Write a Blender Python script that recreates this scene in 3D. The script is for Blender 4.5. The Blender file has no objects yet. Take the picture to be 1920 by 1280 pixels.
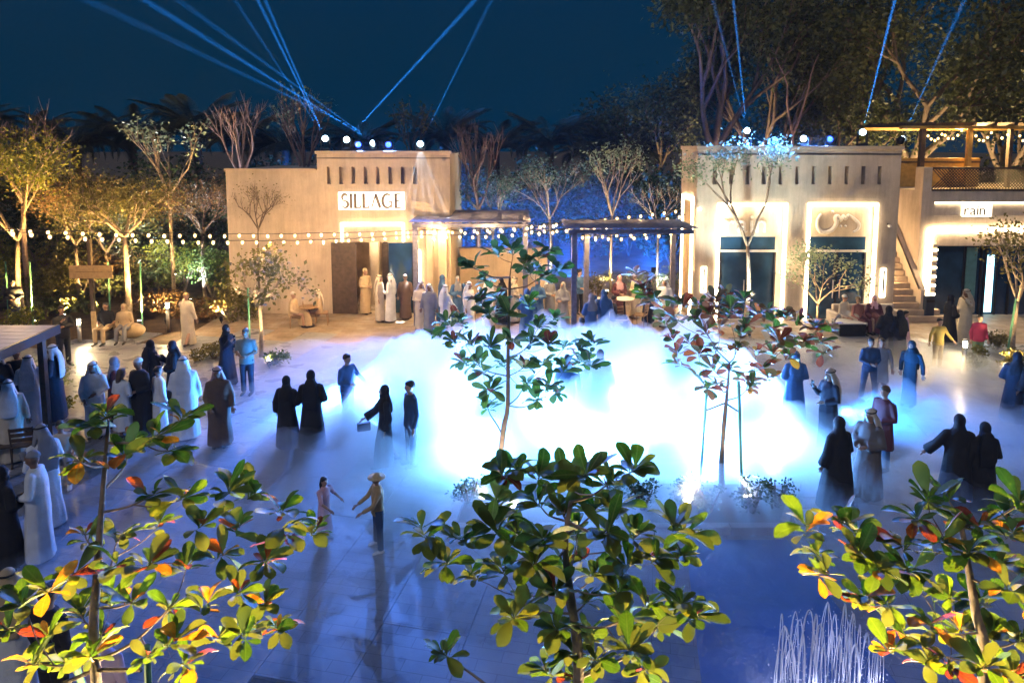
import bpy, bmesh, math, random
from mathutils import Vector, Matrix, Euler, noise
R = math.radians
rnd = random.Random(7)
scene = bpy.context.scene
COL = scene.collection

# ------------------------------------------------------------------ camera
PITCH, FPX, HCAM, AXY = R(6), 1280.0, 6.5, 407.0
cd = bpy.data.cameras.new('camera'); cam = bpy.data.objects.new('camera', cd); COL.objects.link(cam)
cam.location = (0, 0, HCAM); cam.rotation_euler = (R(90) - PITCH, 0, 0)
cd.sensor_width = 36; cd.lens = 24; cd.shift_y = (AXY - 640) / 1920; cd.clip_end = 2000; cd.clip_start = 0.1
scene.camera = cam

# ------------------------------------------------------------------ night sky, unseen soft fill lamp, exposure
w = bpy.data.worlds.new('World'); scene.world = w; w.use_nodes = True
nt = w.node_tree; nt.nodes.clear()
sky = nt.nodes.new('ShaderNodeTexSky'); sky.sky_type = 'NISHITA'; sky.sun_disc = False
sky.sun_elevation = R(-3.0); sky.sun_rotation = R(180); sky.air_density = 1.0; sky.ozone_density = 4.0
mul = nt.nodes.new('ShaderNodeMix'); mul.data_type = 'RGBA'; mul.blend_type = 'MULTIPLY'; mul.inputs[0].default_value = 1
mul.inputs[7].default_value = (0.10, 0.62, 1.0, 1)
bg = nt.nodes.new('ShaderNodeBackground'); bg.inputs[1].default_value = 0.10
out = nt.nodes.new('ShaderNodeOutputWorld')
glow = nt.nodes.new('ShaderNodeMix'); glow.data_type = 'RGBA'; glow.blend_type = 'ADD'; glow.inputs[0].default_value = 1
glow.inputs[7].default_value = (0.0006, 0.052, 0.128, 1)
nt.links.new(sky.outputs[0], mul.inputs[6]); nt.links.new(mul.outputs[2], glow.inputs[6]); nt.links.new(glow.outputs[2], bg.inputs[0]); nt.links.new(bg.outputs[0], out.inputs[0])
ml = bpy.data.lights.new('ambient_fill', 'SUN'); ml.energy = 0.17; ml.angle = R(12); ml.color = (0.92, 0.90, 1)  # unseen soft lamp added as general fill on robes and paving
mo = bpy.data.objects.new('ambient_fill', ml); COL.objects.link(mo); mo.rotation_euler = (R(48), 0, R(-22)); mo.location = (0, -5, 30)
vs = scene.view_settings; vs.view_transform = 'Standard'; vs.look = 'None'; vs.gamma = 1; vs.exposure = 2.0; vs.use_curve_mapping = False
scene.display_settings.display_device = 'sRGB'
cy = scene.cycles
cy.max_bounces = 5; cy.diffuse_bounces = 2; cy.glossy_bounces = 2; cy.transmission_bounces = 3; cy.volume_bounces = 1; cy.transparent_max_bounces = 8
cy.caustics_reflective = False; cy.caustics_refractive = False; cy.sample_clamp_indirect = 3; cy.blur_glossy = 1.0
cy.use_adaptive_sampling = True; cy.adaptive_threshold = 0.04; cy.adaptive_min_samples = 24
cy.use_denoising = True; cy.use_light_tree = True

# ------------------------------------------------------------------ pixels of the photograph to places
def ray(px, py):
    u = (px - 960) / FPX; v = -(py - AXY) / FPX
    return Vector((u, math.cos(PITCH) + v * math.sin(PITCH), -math.sin(PITCH) + v * math.cos(PITCH)))
def gnd(px, py, z=0.0):
    d = ray(px, py); t = (z - HCAM) / d.z
    return Vector((d.x * t, d.y * t, z))
def atY(px, py, Y):
    d = ray(px, py); t = Y / d.y
    return Vector((d.x * t, Y, HCAM + d.z * t))

# ------------------------------------------------------------------ materials
MATS = {}
def nodes(name):
    m = bpy.data.materials.new(name); m.use_nodes = True
    return m, m.node_tree, m.node_tree.nodes['Principled BSDF']
def mat(name, col, rough=0.7, var=0.15, scale=6.0, bump=0.0, bscale=40.0, metal=0.0, spec=0.5, objvar=0.0):
    if name in MATS: return MATS[name]
    m, t, p = nodes(name)
    p.inputs['Roughness'].default_value = rough; p.inputs['Metallic'].default_value = metal
    p.inputs['Specular IOR Level'].default_value = spec
    tc = t.nodes.new('ShaderNodeTexCoord')
    nz = t.nodes.new('ShaderNodeTexNoise'); nz.inputs['Scale'].default_value = scale; nz.inputs['Detail'].default_value = 5
    t.links.new(tc.outputs['Object'], nz.inputs['Vector'])
    rp = t.nodes.new('ShaderNodeValToRGB'); rp.color_ramp.elements[0].position = 0.3; rp.color_ramp.elements[1].position = 0.72
    lo = [c * (1 - var) for c in col]; hi = [min(1, c * (1 + var)) for c in col]
    rp.color_ramp.elements[0].color = (*lo, 1); rp.color_ramp.elements[1].color = (*hi, 1)
    t.links.new(nz.outputs[0], rp.inputs[0])
    src = rp.outputs[0]
    if objvar:
        oi = t.nodes.new('ShaderNodeObjectInfo'); hs = t.nodes.new('ShaderNodeHueSaturation')
        mr = t.nodes.new('ShaderNodeMapRange'); mr.inputs[3].default_value = 1 - objvar; mr.inputs[4].default_value = 1 + objvar
        t.links.new(oi.outputs['Random'], mr.inputs[0]); t.links.new(mr.outputs[0], hs.inputs['Value']); t.links.new(src, hs.inputs['Color']); src = hs.outputs[0]
    t.links.new(src, p.inputs['Base Color'])
    if bump:
        n2 = t.nodes.new('ShaderNodeTexNoise'); n2.inputs['Scale'].default_value = bscale; n2.inputs['Detail'].default_value = 4
        t.links.new(tc.outputs['Object'], n2.inputs['Vector'])
        b = t.nodes.new('ShaderNodeBump'); b.inputs['Strength'].default_value = bump; b.inputs['Distance'].default_value = 0.02
        t.links.new(n2.outputs[0], b.inputs['Height']); t.links.new(b.outputs[0], p.inputs['Normal'])
    MATS[name] = m
    return m
def emat(name, col, strength):
    if name in MATS: return MATS[name]
    m, t, p = nodes(name)
    p.inputs['Base Color'].default_value = (0.8, 0.8, 0.8, 1)
    p.inputs['Emission Color'].default_value = (*col, 1); p.inputs['Emission Strength'].default_value = strength
    MATS[name] = m
    return m
def leafmat(name, cols, rough=0.5, trans=0.45, tint=(1.25, 1.35, 0.5)):
    """leaf colours picked per object, with light passing through the blade"""
    if name in MATS: return MATS[name]
    m, t, p = nodes(name)
    oi = t.nodes.new('ShaderNodeObjectInfo')
    rp = t.nodes.new('ShaderNodeValToRGB'); cr = rp.color_ramp; cr.interpolation = 'CONSTANT'
    n = len(cols)
    cr.elements[0].position = 0; cr.elements[0].color = (*cols[0], 1)
    cr.elements[1].position = 1 / n; cr.elements[1].color = (*cols[1 % n], 1)
    for i in range(2, n):
        e = cr.elements.new(i / n); e.color = (*cols[i], 1)
    t.links.new(oi.outputs['Random'], rp.inputs[0])
    tc = t.nodes.new('ShaderNodeTexCoord'); nz = t.nodes.new('ShaderNodeTexNoise'); nz.inputs['Scale'].default_value = 9
    t.links.new(tc.outputs['Object'], nz.inputs['Vector'])
    hs = t.nodes.new('ShaderNodeHueSaturation'); mr = t.nodes.new('ShaderNodeMapRange')
    mr.inputs[3].default_value = 0.6; mr.inputs[4].default_value = 1.45
    t.links.new(nz.outputs[0], mr.inputs[0]); t.links.new(mr.outputs[0], hs.inputs['Value']); t.links.new(rp.outputs[0], hs.inputs['Color'])
    sx_ = t.nodes.new('ShaderNodeSeparateXYZ'); t.links.new(tc.outputs['Object'], sx_.inputs[0])
    ab = t.nodes.new('ShaderNodeMath'); ab.operation = 'ABSOLUTE'; t.links.new(sx_.outputs[1], ab.inputs[0])
    rib = t.nodes.new('ShaderNodeMapRange'); rib.inputs[1].default_value = .008; rib.inputs[2].default_value = .03; rib.inputs[3].default_value = .55; rib.inputs[4].default_value = 0
    t.links.new(ab.outputs[0], rib.inputs[0])
    sv = t.nodes.new('ShaderNodeMath'); sv.operation = 'MULTIPLY_ADD'; sv.inputs[1].default_value = -.7; t.links.new(ab.outputs[0], sv.inputs[0]); t.links.new(sx_.outputs[0], sv.inputs[2])
    sn = t.nodes.new('ShaderNodeMath'); sn.operation = 'MULTIPLY'; sn.inputs[1].default_value = 70; t.links.new(sv.outputs[0], sn.inputs[0])
    si = t.nodes.new('ShaderNodeMath'); si.operation = 'SINE'; t.links.new(sn.outputs[0], si.inputs[0])
    sm_ = t.nodes.new('ShaderNodeMapRange'); sm_.inputs[1].default_value = .75; sm_.inputs[2].default_value = 1; sm_.inputs[3].default_value = 0; sm_.inputs[4].default_value = .22; t.links.new(si.outputs[0], sm_.inputs[0])
    mxv = t.nodes.new('ShaderNodeMath'); mxv.operation = 'MAXIMUM'; t.links.new(rib.outputs[0], mxv.inputs[0]); t.links.new(sm_.outputs[0], mxv.inputs[1])
    vn = t.nodes.new('ShaderNodeMix'); vn.data_type = 'RGBA'; vn.inputs[7].default_value = (.34, .34, .10, 1); t.links.new(mxv.outputs[0], vn.inputs[0]); t.links.new(hs.outputs[0], vn.inputs[6])
    t.links.new(vn.outputs[2], p.inputs['Base Color']); p.inputs['Roughness'].default_value = rough
    tl = t.nodes.new('ShaderNodeBsdfTranslucent')
    mx = t.nodes.new('ShaderNodeMix'); mx.data_type = 'RGBA'; mx.blend_type = 'MULTIPLY'; mx.inputs[0].default_value = 1
    mx.inputs[7].default_value = (*[min(c, 1.6) for c in tint], 1)
    t.links.new(hs.outputs[0], mx.inputs[6]); t.links.new(mx.outputs[2], tl.inputs[0])
    ms = t.nodes.new('ShaderNodeMixShader'); ms.inputs[0].default_value = trans
    t.links.new(p.outputs[0], ms.inputs[1]); t.links.new(tl.outputs[0], ms.inputs[2])
    t.links.new(ms.outputs[0], t.nodes['Material Output'].inputs['Surface'])
    MATS[name] = m
    return m
def volmat(name, col, dens, aniso=0.0):
    m = bpy.data.materials.new(name); m.use_nodes = True; t = m.node_tree; t.nodes.clear()
    o = t.nodes.new('ShaderNodeOutputMaterial'); v = t.nodes.new('ShaderNodeVolumePrincipled')
    v.inputs['Color'].default_value = (*col, 1); v.inputs['Density'].default_value = dens; v.inputs['Anisotropy'].default_value = aniso
    t.links.new(v.outputs[0], o.inputs['Volume'])
    m.cycles.homogeneous_volume = True
    return m

# ------------------------------------------------------------------ mesh helpers
def tag(o, label=None, cat=None, group=None, kind=None):
    if label: o['label'] = label
    if cat: o['category'] = cat
    if group: o['group'] = group
    if kind: o['kind'] = kind
    return o
def empty(name, loc=(0, 0, 0), rz=0.0, label=None, cat=None, group=None):
    o = bpy.data.objects.new(name, None); COL.objects.link(o); o.location = loc; o.rotation_euler = (0, 0, rz); o.empty_display_size = 0.2
    return tag(o, label, cat, group)
WORLD = set()
def wthing(name, loc, label, cat, group=None):
    """a thing whose parts are modelled in world coordinates"""
    o = empty(name, loc, 0, label, cat, group); WORLD.add(o.name); return o
def link(name, me, parent=None, m=None, loc=None):
    o = bpy.data.objects.new(name, me); COL.objects.link(o)
    if m is not None:
        if len(me.materials) == 0: me.materials.append(m)
    if parent:
        o.parent = parent
        if parent.name in WORLD: o.matrix_parent_inverse = Matrix.LocRotScale(parent.location, parent.rotation_euler, None).inverted()
    if loc is not None: o.location = loc
    return o
class MB:
    def __init__(s): s.v = []; s.f = []
    def box(s, x0, x1, y0, y1, z0, z1):
        b = len(s.v)
        s.v += [(x0,y0,z0),(x1,y0,z0),(x1,y1,z0),(x0,y1,z0),(x0,y0,z1),(x1,y0,z1),(x1,y1,z1),(x0,y1,z1)]
        s.f += [(b,b+3,b+2,b+1),(b+4,b+5,b+6,b+7),(b,b+1,b+5,b+4),(b+1,b+2,b+6,b+5),(b+2,b+3,b+7,b+6),(b+3,b,b+4,b+7)]
        return s
    def poly(s, pts): b = len(s.v); s.v += [tuple(p) for p in pts]; s.f.append(tuple(range(b, b + len(pts)))); return s
    def prism(s, pts, y0, y1):
        """outline in x,z extruded along y"""
        n = len(pts); b = len(s.v)
        s.v += [(p[0], y0, p[1]) for p in pts] + [(p[0], y1, p[1]) for p in pts]
        s.f.append(tuple(range(b, b + n))); s.f.append(tuple(range(b + 2 * n - 1, b + n - 1, -1)))
        for i in range(n): j = (i + 1) % n; s.f.append((b + i, b + n + i, b + n + j, b + j))
        return s
    def tube(s, pts, rad, seg=8, cap=True, flat=None):
        """swept tube; rad is one radius or one per point; flat = per-point (rx, ry) with x sideways"""
        pts = [Vector(p) for p in pts]; n = len(pts)
        if not hasattr(rad, '__len__'): rad = [rad] * n
        b = len(s.v); up = Vector((0, 0, 1)); prev = None
        for i, p in enumerate(pts):
            d = (pts[min(i + 1, n - 1)] - pts[max(i - 1, 0)])
            if d.length < 1e-9: d = Vector((0, 0, 1))
            d.normalize()
            if prev is None:
                a = d.cross(Vector((0, 1, 0)))
                if a.length < 0.2: a = d.cross(Vector((1, 0, 0)))
            else:
                a = prev - d * prev.dot(d)
                if a.length < 1e-6: a = d.orthogonal()
            a.normalize(); prev = a; c = d.cross(a)
            for k in range(seg):
                th = 2 * math.pi * k / seg
                r = rad[i]
                if hasattr(r, '__len__'): q = p + a * (r[0] * math.cos(th)) + c * (r[1] * math.sin(th))
                else: q = p + (a * math.cos(th) + c * math.sin(th)) * r
                s.v.append(tuple(q))
        for i in range(n - 1):
            for k in range(seg):
                k2 = (k + 1) % seg
                s.f.append((b + i*seg + k, b + i*seg + k2, b + (i+1)*seg + k2, b + (i+1)*seg + k))
        if cap:
            s.f.append(tuple(b + k for k in range(seg - 1, -1, -1))); s.f.append(tuple(b + (n-1)*seg + k for k in range(seg)))
        return s
    def rings(s, rings, cap=True):
        """rings: list of equally long point lists"""
        b = len(s.v); m = len(rings[0])
        for r in rings: s.v += [tuple(p) for p in r]
        for i in range(len(rings) - 1):
            for k in range(m):
                k2 = (k + 1) % m
                s.f.append((b + i*m + k, b + i*m + k2, b + (i+1)*m + k2, b + (i+1)*m + k))
        if cap:
            s.f.append(tuple(b + k for k in range(m - 1, -1, -1))); s.f.append(tuple(b + (len(rings)-1)*m + k for k in range(m)))
        return s
    def ell(s, c, r, seg=12, nr=8, z0=-1.0, z1=1.0, tilt=None):
        rg = []
        a0 = math.asin(max(-1, z0)); a1 = math.asin(min(1, z1))
        for i in range(nr + 1):
            a = a0 + (a1 - a0) * i / nr; cz, cr = math.sin(a), max(math.cos(a), 0.02)
            rg.append([Vector((r[0]*cr*math.cos(2*math.pi*k/seg), r[1]*cr*math.sin(2*math.pi*k/seg), r[2]*cz)) for k in range(seg)])
        if tilt: rg = [[tilt @ p for p in q] for q in rg]
        return s.rings([[Vector(c) + p for p in q] for q in rg])
    def mesh(s, name, smooth=False):
        me = bpy.data.meshes.new(name); me.from_pydata([tuple(v) for v in s.v], [], s.f); me.update()
        if smooth: me.polygons.foreach_set('use_smooth', [True] * len(me.polygons))
        return me
    def build(s, name, m, parent=None, smooth=False, loc=None):
        me = s.mesh(name, smooth); me.materials.append(m)
        return link(name, me, parent, None, loc)
def bevel(o, wd=0.015, seg=2):
    md = o.modifiers.new('bevel', 'BEVEL'); md.width = wd; md.segments = seg; md.limit_method = 'ANGLE'
    return o
def box(name, x0, x1, y0, y1, z0, z1, m, parent=None, bev=0.0):
    o = MB().box(x0, x1, y0, y1, z0, z1).build(name, m, parent)
    if bev: bevel(o, bev)
    return o
TMP = []
def remeshed(mb, name, voxel, smooth=2):
    me = mb.mesh('tmp'); o = bpy.data.objects.new('tmp', me)
    ts = TMP[0] if TMP else bpy.data.scenes.new('tmp')
    if not TMP: TMP.append(ts)
    ts.collection.objects.link(o)
    md = o.modifiers.new('r', 'REMESH'); md.mode = 'VOXEL'; md.voxel_size = voxel
    if smooth:
        sm = o.modifiers.new('s', 'SMOOTH'); sm.iterations = smooth; sm.factor = 0.5
    vl = ts.view_layers[0]; vl.update(); dg = vl.depsgraph
    r = bpy.data.meshes.new_from_object(o.evaluated_get(dg)); r.name = name
    bpy.data.objects.remove(o); bpy.data.meshes.remove(me)
    r.polygons.foreach_set('use_smooth', [True] * len(r.polygons))
    return r
def wall_holes(mb, x0, x1, z0, z1, y, th, holes):
    """front face at y, holes = (hx0,hx1,hz0,hz1,depth); a depth below th leaves a recess with a back"""
    xs = sorted({x0, x1, *[h[0] for h in holes], *[h[1] for h in holes]}); zs = sorted({z0, z1, *[h[2] for h in holes], *[h[3] for h in holes]})
    for i in range(len(xs) - 1):
        for j in range(len(zs) - 1):
            cx, cz = (xs[i] + xs[i+1]) / 2, (zs[j] + zs[j+1]) / 2
            if any(h[0] < cx < h[1] and h[2] < cz < h[3] for h in holes): continue
            mb.poly([(xs[i], y, zs[j]), (xs[i+1], y, zs[j]), (xs[i+1], y, zs[j+1]), (xs[i], y, zs[j+1])])
    for a, b, c, d, dep in holes:
        q = y + dep
        mb.poly([(a,y,c),(a,y,d),(a,q,d),(a,q,c)]); mb.poly([(b,y,c),(b,q,c),(b,q,d),(b,y,d)])
        mb.poly([(a,y,d),(b,y,d),(b,q,d),(a,q,d)]); mb.poly([(a,y,c),(a,q,c),(b,q,c),(b,y,c)])
        if dep < th: mb.poly([(a,q,c),(b,q,c),(b,q,d),(a,q,d)])
    return mb
def lamp(name, kind, loc, energy, color, parent=None, size=0.1, target=None, angle=60, blend=0.5, spread=None):
    l = bpy.data.lights.new(name, kind); l.energy = energy; l.color = color
    if kind == 'AREA':
        l.shape = 'DISK'; l.size = size
        if spread: l.spread = R(spread)
    elif kind == 'SPOT': l.spot_size = R(angle); l.spot_blend = blend; l.shadow_soft_size = size
    else: l.shadow_soft_size = size
    o = bpy.data.objects.new(name, l); COL.objects.link(o); o.location = loc
    if target is not None: o.rotation_euler = (Vector(target) - Vector(loc)).to_track_quat('-Z', 'Y').to_euler()
    if parent:
        o.parent = parent
        if parent.name in WORLD: o.matrix_parent_inverse = Matrix.LocRotScale(parent.location, parent.rotation_euler, None).inverted()
    return o
# ================================================================== ground
def paving_mat(name, col, rough, bw=0.30, bh=0.10, var=0.2, rot=0.0, bump=0.25):
    m, t, p = nodes(name)
    tc = t.nodes.new('ShaderNodeTexCoord'); gp = t.nodes.new('ShaderNodeNewGeometry')
    mp = t.nodes.new('ShaderNodeMapping'); mp.inputs['Rotation'].default_value[2] = rot
    t.links.new(gp.outputs['Position'], mp.inputs['Vector'])
    br = t.nodes.new('ShaderNodeTexBrick'); br.inputs['Scale'].default_value = 1; br.inputs['Brick Width'].default_value = bw; br.inputs['Row Height'].default_value = bh
    br.inputs['Mortar Size'].default_value = 0.006; br.inputs['Color1'].default_value = (*[c*(1-var) for c in col], 1); br.inputs['Color2'].default_value = (*[c*(1+var) for c in col], 1)
    br.inputs['Mortar'].default_value = (*[c*0.5 for c in col], 1)
    t.links.new(mp.outputs[0], br.inputs['Vector'])
    nz = t.nodes.new('ShaderNodeTexNoise'); nz.inputs['Scale'].default_value = 0.6; nz.inputs['Detail'].default_value = 7; nz.inputs['Roughness'].default_value = 0.65
    t.links.new(gp.outputs['Position'], nz.inputs['Vector'])
    hs = t.nodes.new('ShaderNodeHueSaturation'); mr = t.nodes.new('ShaderNodeMapRange'); mr.inputs[1].default_value = 0.3; mr.inputs[2].default_value = 0.7; mr.inputs[3].default_value = 0.65; mr.inputs[4].default_value = 1.3
    t.links.new(nz.outputs[0], mr.inputs[0]); t.links.new(mr.outputs[0], hs.inputs['Value']); t.links.new(br.outputs[0], hs.inputs['Color'])
    t.links.new(hs.outputs[0], p.inputs['Base Color'])
    m2 = t.nodes.new('ShaderNodeMapRange'); m2.inputs[1].default_value = 0.35; m2.inputs[2].default_value = 0.65; m2.inputs[3].default_value = rough * 0.6; m2.inputs[4].default_value = rough * 1.4
    n3 = t.nodes.new('ShaderNodeTexNoise'); n3.inputs['Scale'].default_value = 1.7; n3.inputs['Detail'].default_value = 5
    t.links.new(gp.outputs['Position'], n3.inputs['Vector']); t.links.new(n3.outputs[0], m2.inputs[0]); t.links.new(m2.outputs[0], p.inputs['Roughness'])
    n4 = t.nodes.new('ShaderNodeTexNoise'); n4.inputs['Scale'].default_value = 25; t.links.new(gp.outputs['Position'], n4.inputs['Vector'])
    ad = t.nodes.new('ShaderNodeMath'); ad.operation = 'MULTIPLY_ADD'; ad.inputs[1].default_value = 0.35
    iv = t.nodes.new('ShaderNodeMath'); iv.operation = 'SUBTRACT'; iv.inputs[0].default_value = 1
    t.links.new(br.outputs['Fac'], iv.inputs[1]); t.links.new(n4.outputs[0], ad.inputs[0]); t.links.new(iv.outputs[0], ad.inputs[2])
    b = t.nodes.new('ShaderNodeBump'); b.inputs['Strength'].default_value = bump; b.inputs['Distance'].default_value = 0.004
    t.links.new(ad.outputs[0], b.inputs['Height']); t.links.new(b.outputs[0], p.inputs['Normal'])
    MATS[name] = m
    return m
M_slab = paving_mat('wet_paving', (0.23, 0.235, 0.27), 0.36, 0.60, 0.20, 0.07, R(12))
M_sand = mat('sandy_ground', (0.20, 0.14, 0.085), 0.9, 0.35, 1.5, 0.5, 18)
M_soil = mat('garden_soil', (0.09, 0.055, 0.03), 0.95, 0.4, 3, 0.8, 25)
M_joint = mat('joint_filler', (0.08, 0.08, 0.085), 0.8)
M_prom = paving_mat('promenade_paving', (0.32, 0.24, 0.17), 0.55, 0.4, 0.2, 0.15, 0)
def sheet(name, pts, z, m, kind='structure'):
    mb = MB().poly([(p[0], p[1], z) for p in pts])
    return tag(mb.build(name, m), kind=kind)
sheet('ground', [(-400, -60), (400, -60), (400, 700), (-400, 700)], -0.06, M_sand)
sheet('garden_bed', [(-40, 19.5), (-9.0, 19.5), (-7.6, 22.2), (-11.4, 25), (-11.4, 60), (-40, 60)], -0.03, M_soil)
sheet('promenade', [(-11.2, 21.5), (30, 21.5), (30, 34), (-11.2, 34)], -0.012, M_prom)
plaza = tag(MB().poly([(-24, 2, -0.035), (26, 2, -0.035), (26, 23, -0.035), (-24, 23, -0.035)]).build('plaza', M_joint), kind='structure')
sw, sl = 1.2, 2.4
sm = MB().box(-sw/2 + .005, sw/2 - .005, -sl/2 + .005, sl/2 - .005, -0.05, 0).mesh('paving_slab'); sm.materials.append(M_slab)
ang = -math.atan2(0.53, 2.47); ca, sa = math.cos(ang), math.sin(ang)
n_slab = 0
for i in range(-14, 18):
    for j in range(-4, 9):
        u = (i + 0.5) * sw; v = (j + (0.5 if i % 2 else 0.0)) * sl
        x = -2.94 + u * ca - v * sa; y = 8.97 + u * sa + v * ca
        if not (6.6 < y < 22.6) or abs(x) > y * 0.80 + 1.2 or x > 17: continue
        o = bpy.data.objects.new('paving_slab', sm); COL.objects.link(o); o.parent = plaza
        o.location = (x, y, rnd.uniform(-0.004, 0)); o.rotation_euler = (rnd.uniform(-.0007, .0007), rnd.uniform(-.0007, .0007), ang); n_slab += 1
print('slabs', n_slab)

# ================================================================== facade materials
def plaster(name, col):
    m = mat(name, col, 0.88, 0.10, 1.2, 0.45, 30); t = m.node_tree; p = t.nodes['Principled BSDF']
    src = p.inputs['Base Color'].links[0].from_socket
    tc = t.nodes.new('ShaderNodeTexCoord'); mp = t.nodes.new('ShaderNodeMapping'); mp.inputs['Scale'].default_value = (2.6, 2.6, .35); t.links.new(tc.outputs['Object'], mp.inputs[0])
    nz = t.nodes.new('ShaderNodeTexNoise'); nz.inputs['Scale'].default_value = 1.5; nz.inputs['Detail'].default_value = 7; nz.inputs['Roughness'].default_value = .7; t.links.new(mp.outputs[0], nz.inputs['Vector'])
    n2 = t.nodes.new('ShaderNodeTexNoise'); n2.inputs['Scale'].default_value = .9; n2.inputs['Detail'].default_value = 8; n2.inputs['Roughness'].default_value = .7; t.links.new(tc.outputs['Object'], n2.inputs['Vector'])
    ad = t.nodes.new('ShaderNodeMath'); ad.operation = 'ADD'; t.links.new(nz.outputs[0], ad.inputs[0]); t.links.new(n2.outputs[0], ad.inputs[1])
    mr = t.nodes.new('ShaderNodeMapRange'); mr.inputs[1].default_value = .75; mr.inputs[2].default_value = 1.25; mr.inputs[3].default_value = .74; mr.inputs[4].default_value = 1.1; t.links.new(ad.outputs[0], mr.inputs[0])
    hs = t.nodes.new('ShaderNodeHueSaturation'); t.links.new(mr.outputs[0], hs.inputs['Value']); t.links.new(src, hs.inputs['Color']); t.links.new(hs.outputs[0], p.inputs['Base Color'])
    return m
M_wall = plaster('sand_plaster', (0.52, 0.41, 0.30))
M_wall2 = plaster('pale_plaster', (0.55, 0.44, 0.33))
M_trim = mat('coping_stone', (0.44, 0.34, 0.25), 0.8, 0.1, 3, 0.2, 30)
M_dark = mat('dark_metal', (0.035, 0.033, 0.035), 0.45, 0.2, 8, 0, 1, 0.6)
M_wood = mat('dark_timber', (0.07, 0.045, 0.03), 0.55, 0.3, 7, 0.3, 25)
M_timber = mat('pale_timber', (0.35, 0.22, 0.10), 0.7, 0.25, 9, 0.3, 30)
M_grey = mat('blue_lit_pergola_timber', (0.14, 0.14, 0.19), 0.7, 0.25, 9, 0.3, 30)  # bluish grey carries the blue stage light in the colour
M_glass = mat('dark_shop_glass', (0.02, 0.05, 0.09), 0.06, 0.3, 2, 0, 1, 0.0, 0.9)
M_curtain = mat('white_curtain', (0.6, 0.57, 0.52), 0.9, 0.1, 4, 0.2, 14)
M_led = emat('warm_white_led_strip', (1.0, 0.80, 0.52), 5)
M_plate = emat('backlit_sign_plate', (1.0, 0.86, 0.64), .9)
M_bulb = emat('glowing_filament_bulb', (1.0, 0.58, 0.17), 1.5)
M_bulb2 = emat('glowing_terrace_bulb', (1.0, 0.58, 0.17), 1.5)
M_letter = mat('bronze_letter', (0.16, 0.12, 0.09), 0.5, 0.1, 8)
M_letterw = mat('brushed_pale_letter', (0.62, 0.55, 0.48), 0.4, 0.1, 8)
M_interior = mat('warm_interior', (0.5, 0.36, 0.22), 0.8, 0.2, 3)
M_stone = mat('step_stone', (0.42, 0.31, 0.21), 0.7, 0.15, 4, 0.3, 25)

def stroke_letter(strokes, ox, oz, h, y0, y1, m, parent, name='letter'):
    """strokes: lists of (x, z, width) in letter units (height 1)"""
    mb = MB()
    for st in strokes:
        L, Rr = [], []
        for i, (x, z, wd) in enumerate(st):
            a = st[max(i-1, 0)]; b = st[min(i+1, len(st)-1)]
            d = Vector((b[0]-a[0], b[1]-a[1])); d = d.normalized() if d.length else Vector((0, 1)); nn = Vector((-d.y, d.x))
            L.append((ox + h*(x + nn.x*wd/2), oz + h*(z + nn.y*wd/2))); Rr.append((ox + h*(x - nn.x*wd/2), oz + h*(z - nn.y*wd/2)))
        for i in range(len(st) - 1): mb.prism([L[i], L[i+1], Rr[i+1], Rr[i]][::-1], y0, y1)
    return mb.build(name, m, parent)
def arc(cx, cz, rx, rz, a0, a1, n, wf):
    return [(cx + rx*math.cos(R(a0+(a1-a0)*i/n)), cz + rz*math.sin(R(a0+(a1-a0)*i/n)), wf(i/n)) for i in range(n+1)]
def font_letters(txt, x, z, size, y0, y1, m, parent, gap=1.0):
    for ch in txt:
        cu = bpy.data.curves.new('t', 'FONT'); cu.body = ch; cu.size = size; cu.extrude = abs(y1-y0)/2; cu.resolution_u = 4
        o = bpy.data.objects.new('t', cu); COL.objects.link(o); dg = bpy.context.evaluated_depsgraph_get(); dg.update()
        me = bpy.data.meshes.new_from_object(o.evaluated_get(dg)); bpy.data.objects.remove(o); bpy.data.curves.remove(cu)
        wd = max(v.co.x for v in me.vertices); x0 = min(v.co.x for v in me.vertices)
        me.transform(Matrix.Translation((x - x0, (y0+y1)/2, z)) @ Matrix.Rotation(R(90), 4, 'X'))
        me.materials.clear(); me.materials.append(m); me.name = 'letter'
        link('letter', me, parent)
        x += (wd - x0) + size * 0.10 * gap
    return x

# ================================================================== left building with the SILLAGE sign
YS = 26.0
def sx(px, py=440, Y=YS): return atY(px, py, Y).x
def sz(py, Y=YS): return atY(960, py, Y).z
b1 = wthing('shop_building', (sx(640), YS, 0), 'sand plaster shop with a lower wing and a lit SILLAGE sign', 'building')
xl, xm, xr = sx(422, 318), sx(594, 300), sx(843, 300)
ztop, zw = sz(289), sz(319)
holes = []
for k in range(8):
    c = sx(616.5 + k*23.1, 330); holes.append((c - .075, c + .075, sz(345), sz(313), 0.26))
do0, do1, doz = sx(620), sx(776), sz(454)
holes.append((do0, do1, 0, doz, 0.5))
mb = MB(); wall_holes(mb, xm, xr, 0, ztop, YS, 0.4, holes)
mb.poly([(xr, YS, 0), (xr, YS+6, 0), (xr, YS+6, ztop), (xr, YS, ztop)]); mb.poly([(xm, YS, 0), (xm, YS, ztop), (xm, YS+6, ztop), (xm, YS+6, 0)])
mb.poly([(xm, YS, ztop-.35), (xr, YS, ztop-.35), (xr, YS+6, ztop-.35), (xm, YS+6, ztop-.35)])
mb.poly([(xm, YS+6, 0), (xm, YS+6, ztop), (xr, YS+6, ztop), (xr, YS+6, 0)])
mb.build('wall', M_wall, b1)
wing = MB(); wp = (sx(495, 375), sx(552, 375), sz(392), sz(360), 0.05)
wall_holes(wing, xl, xm, 0, zw, YS + .03, 0.4, [wp])
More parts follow.
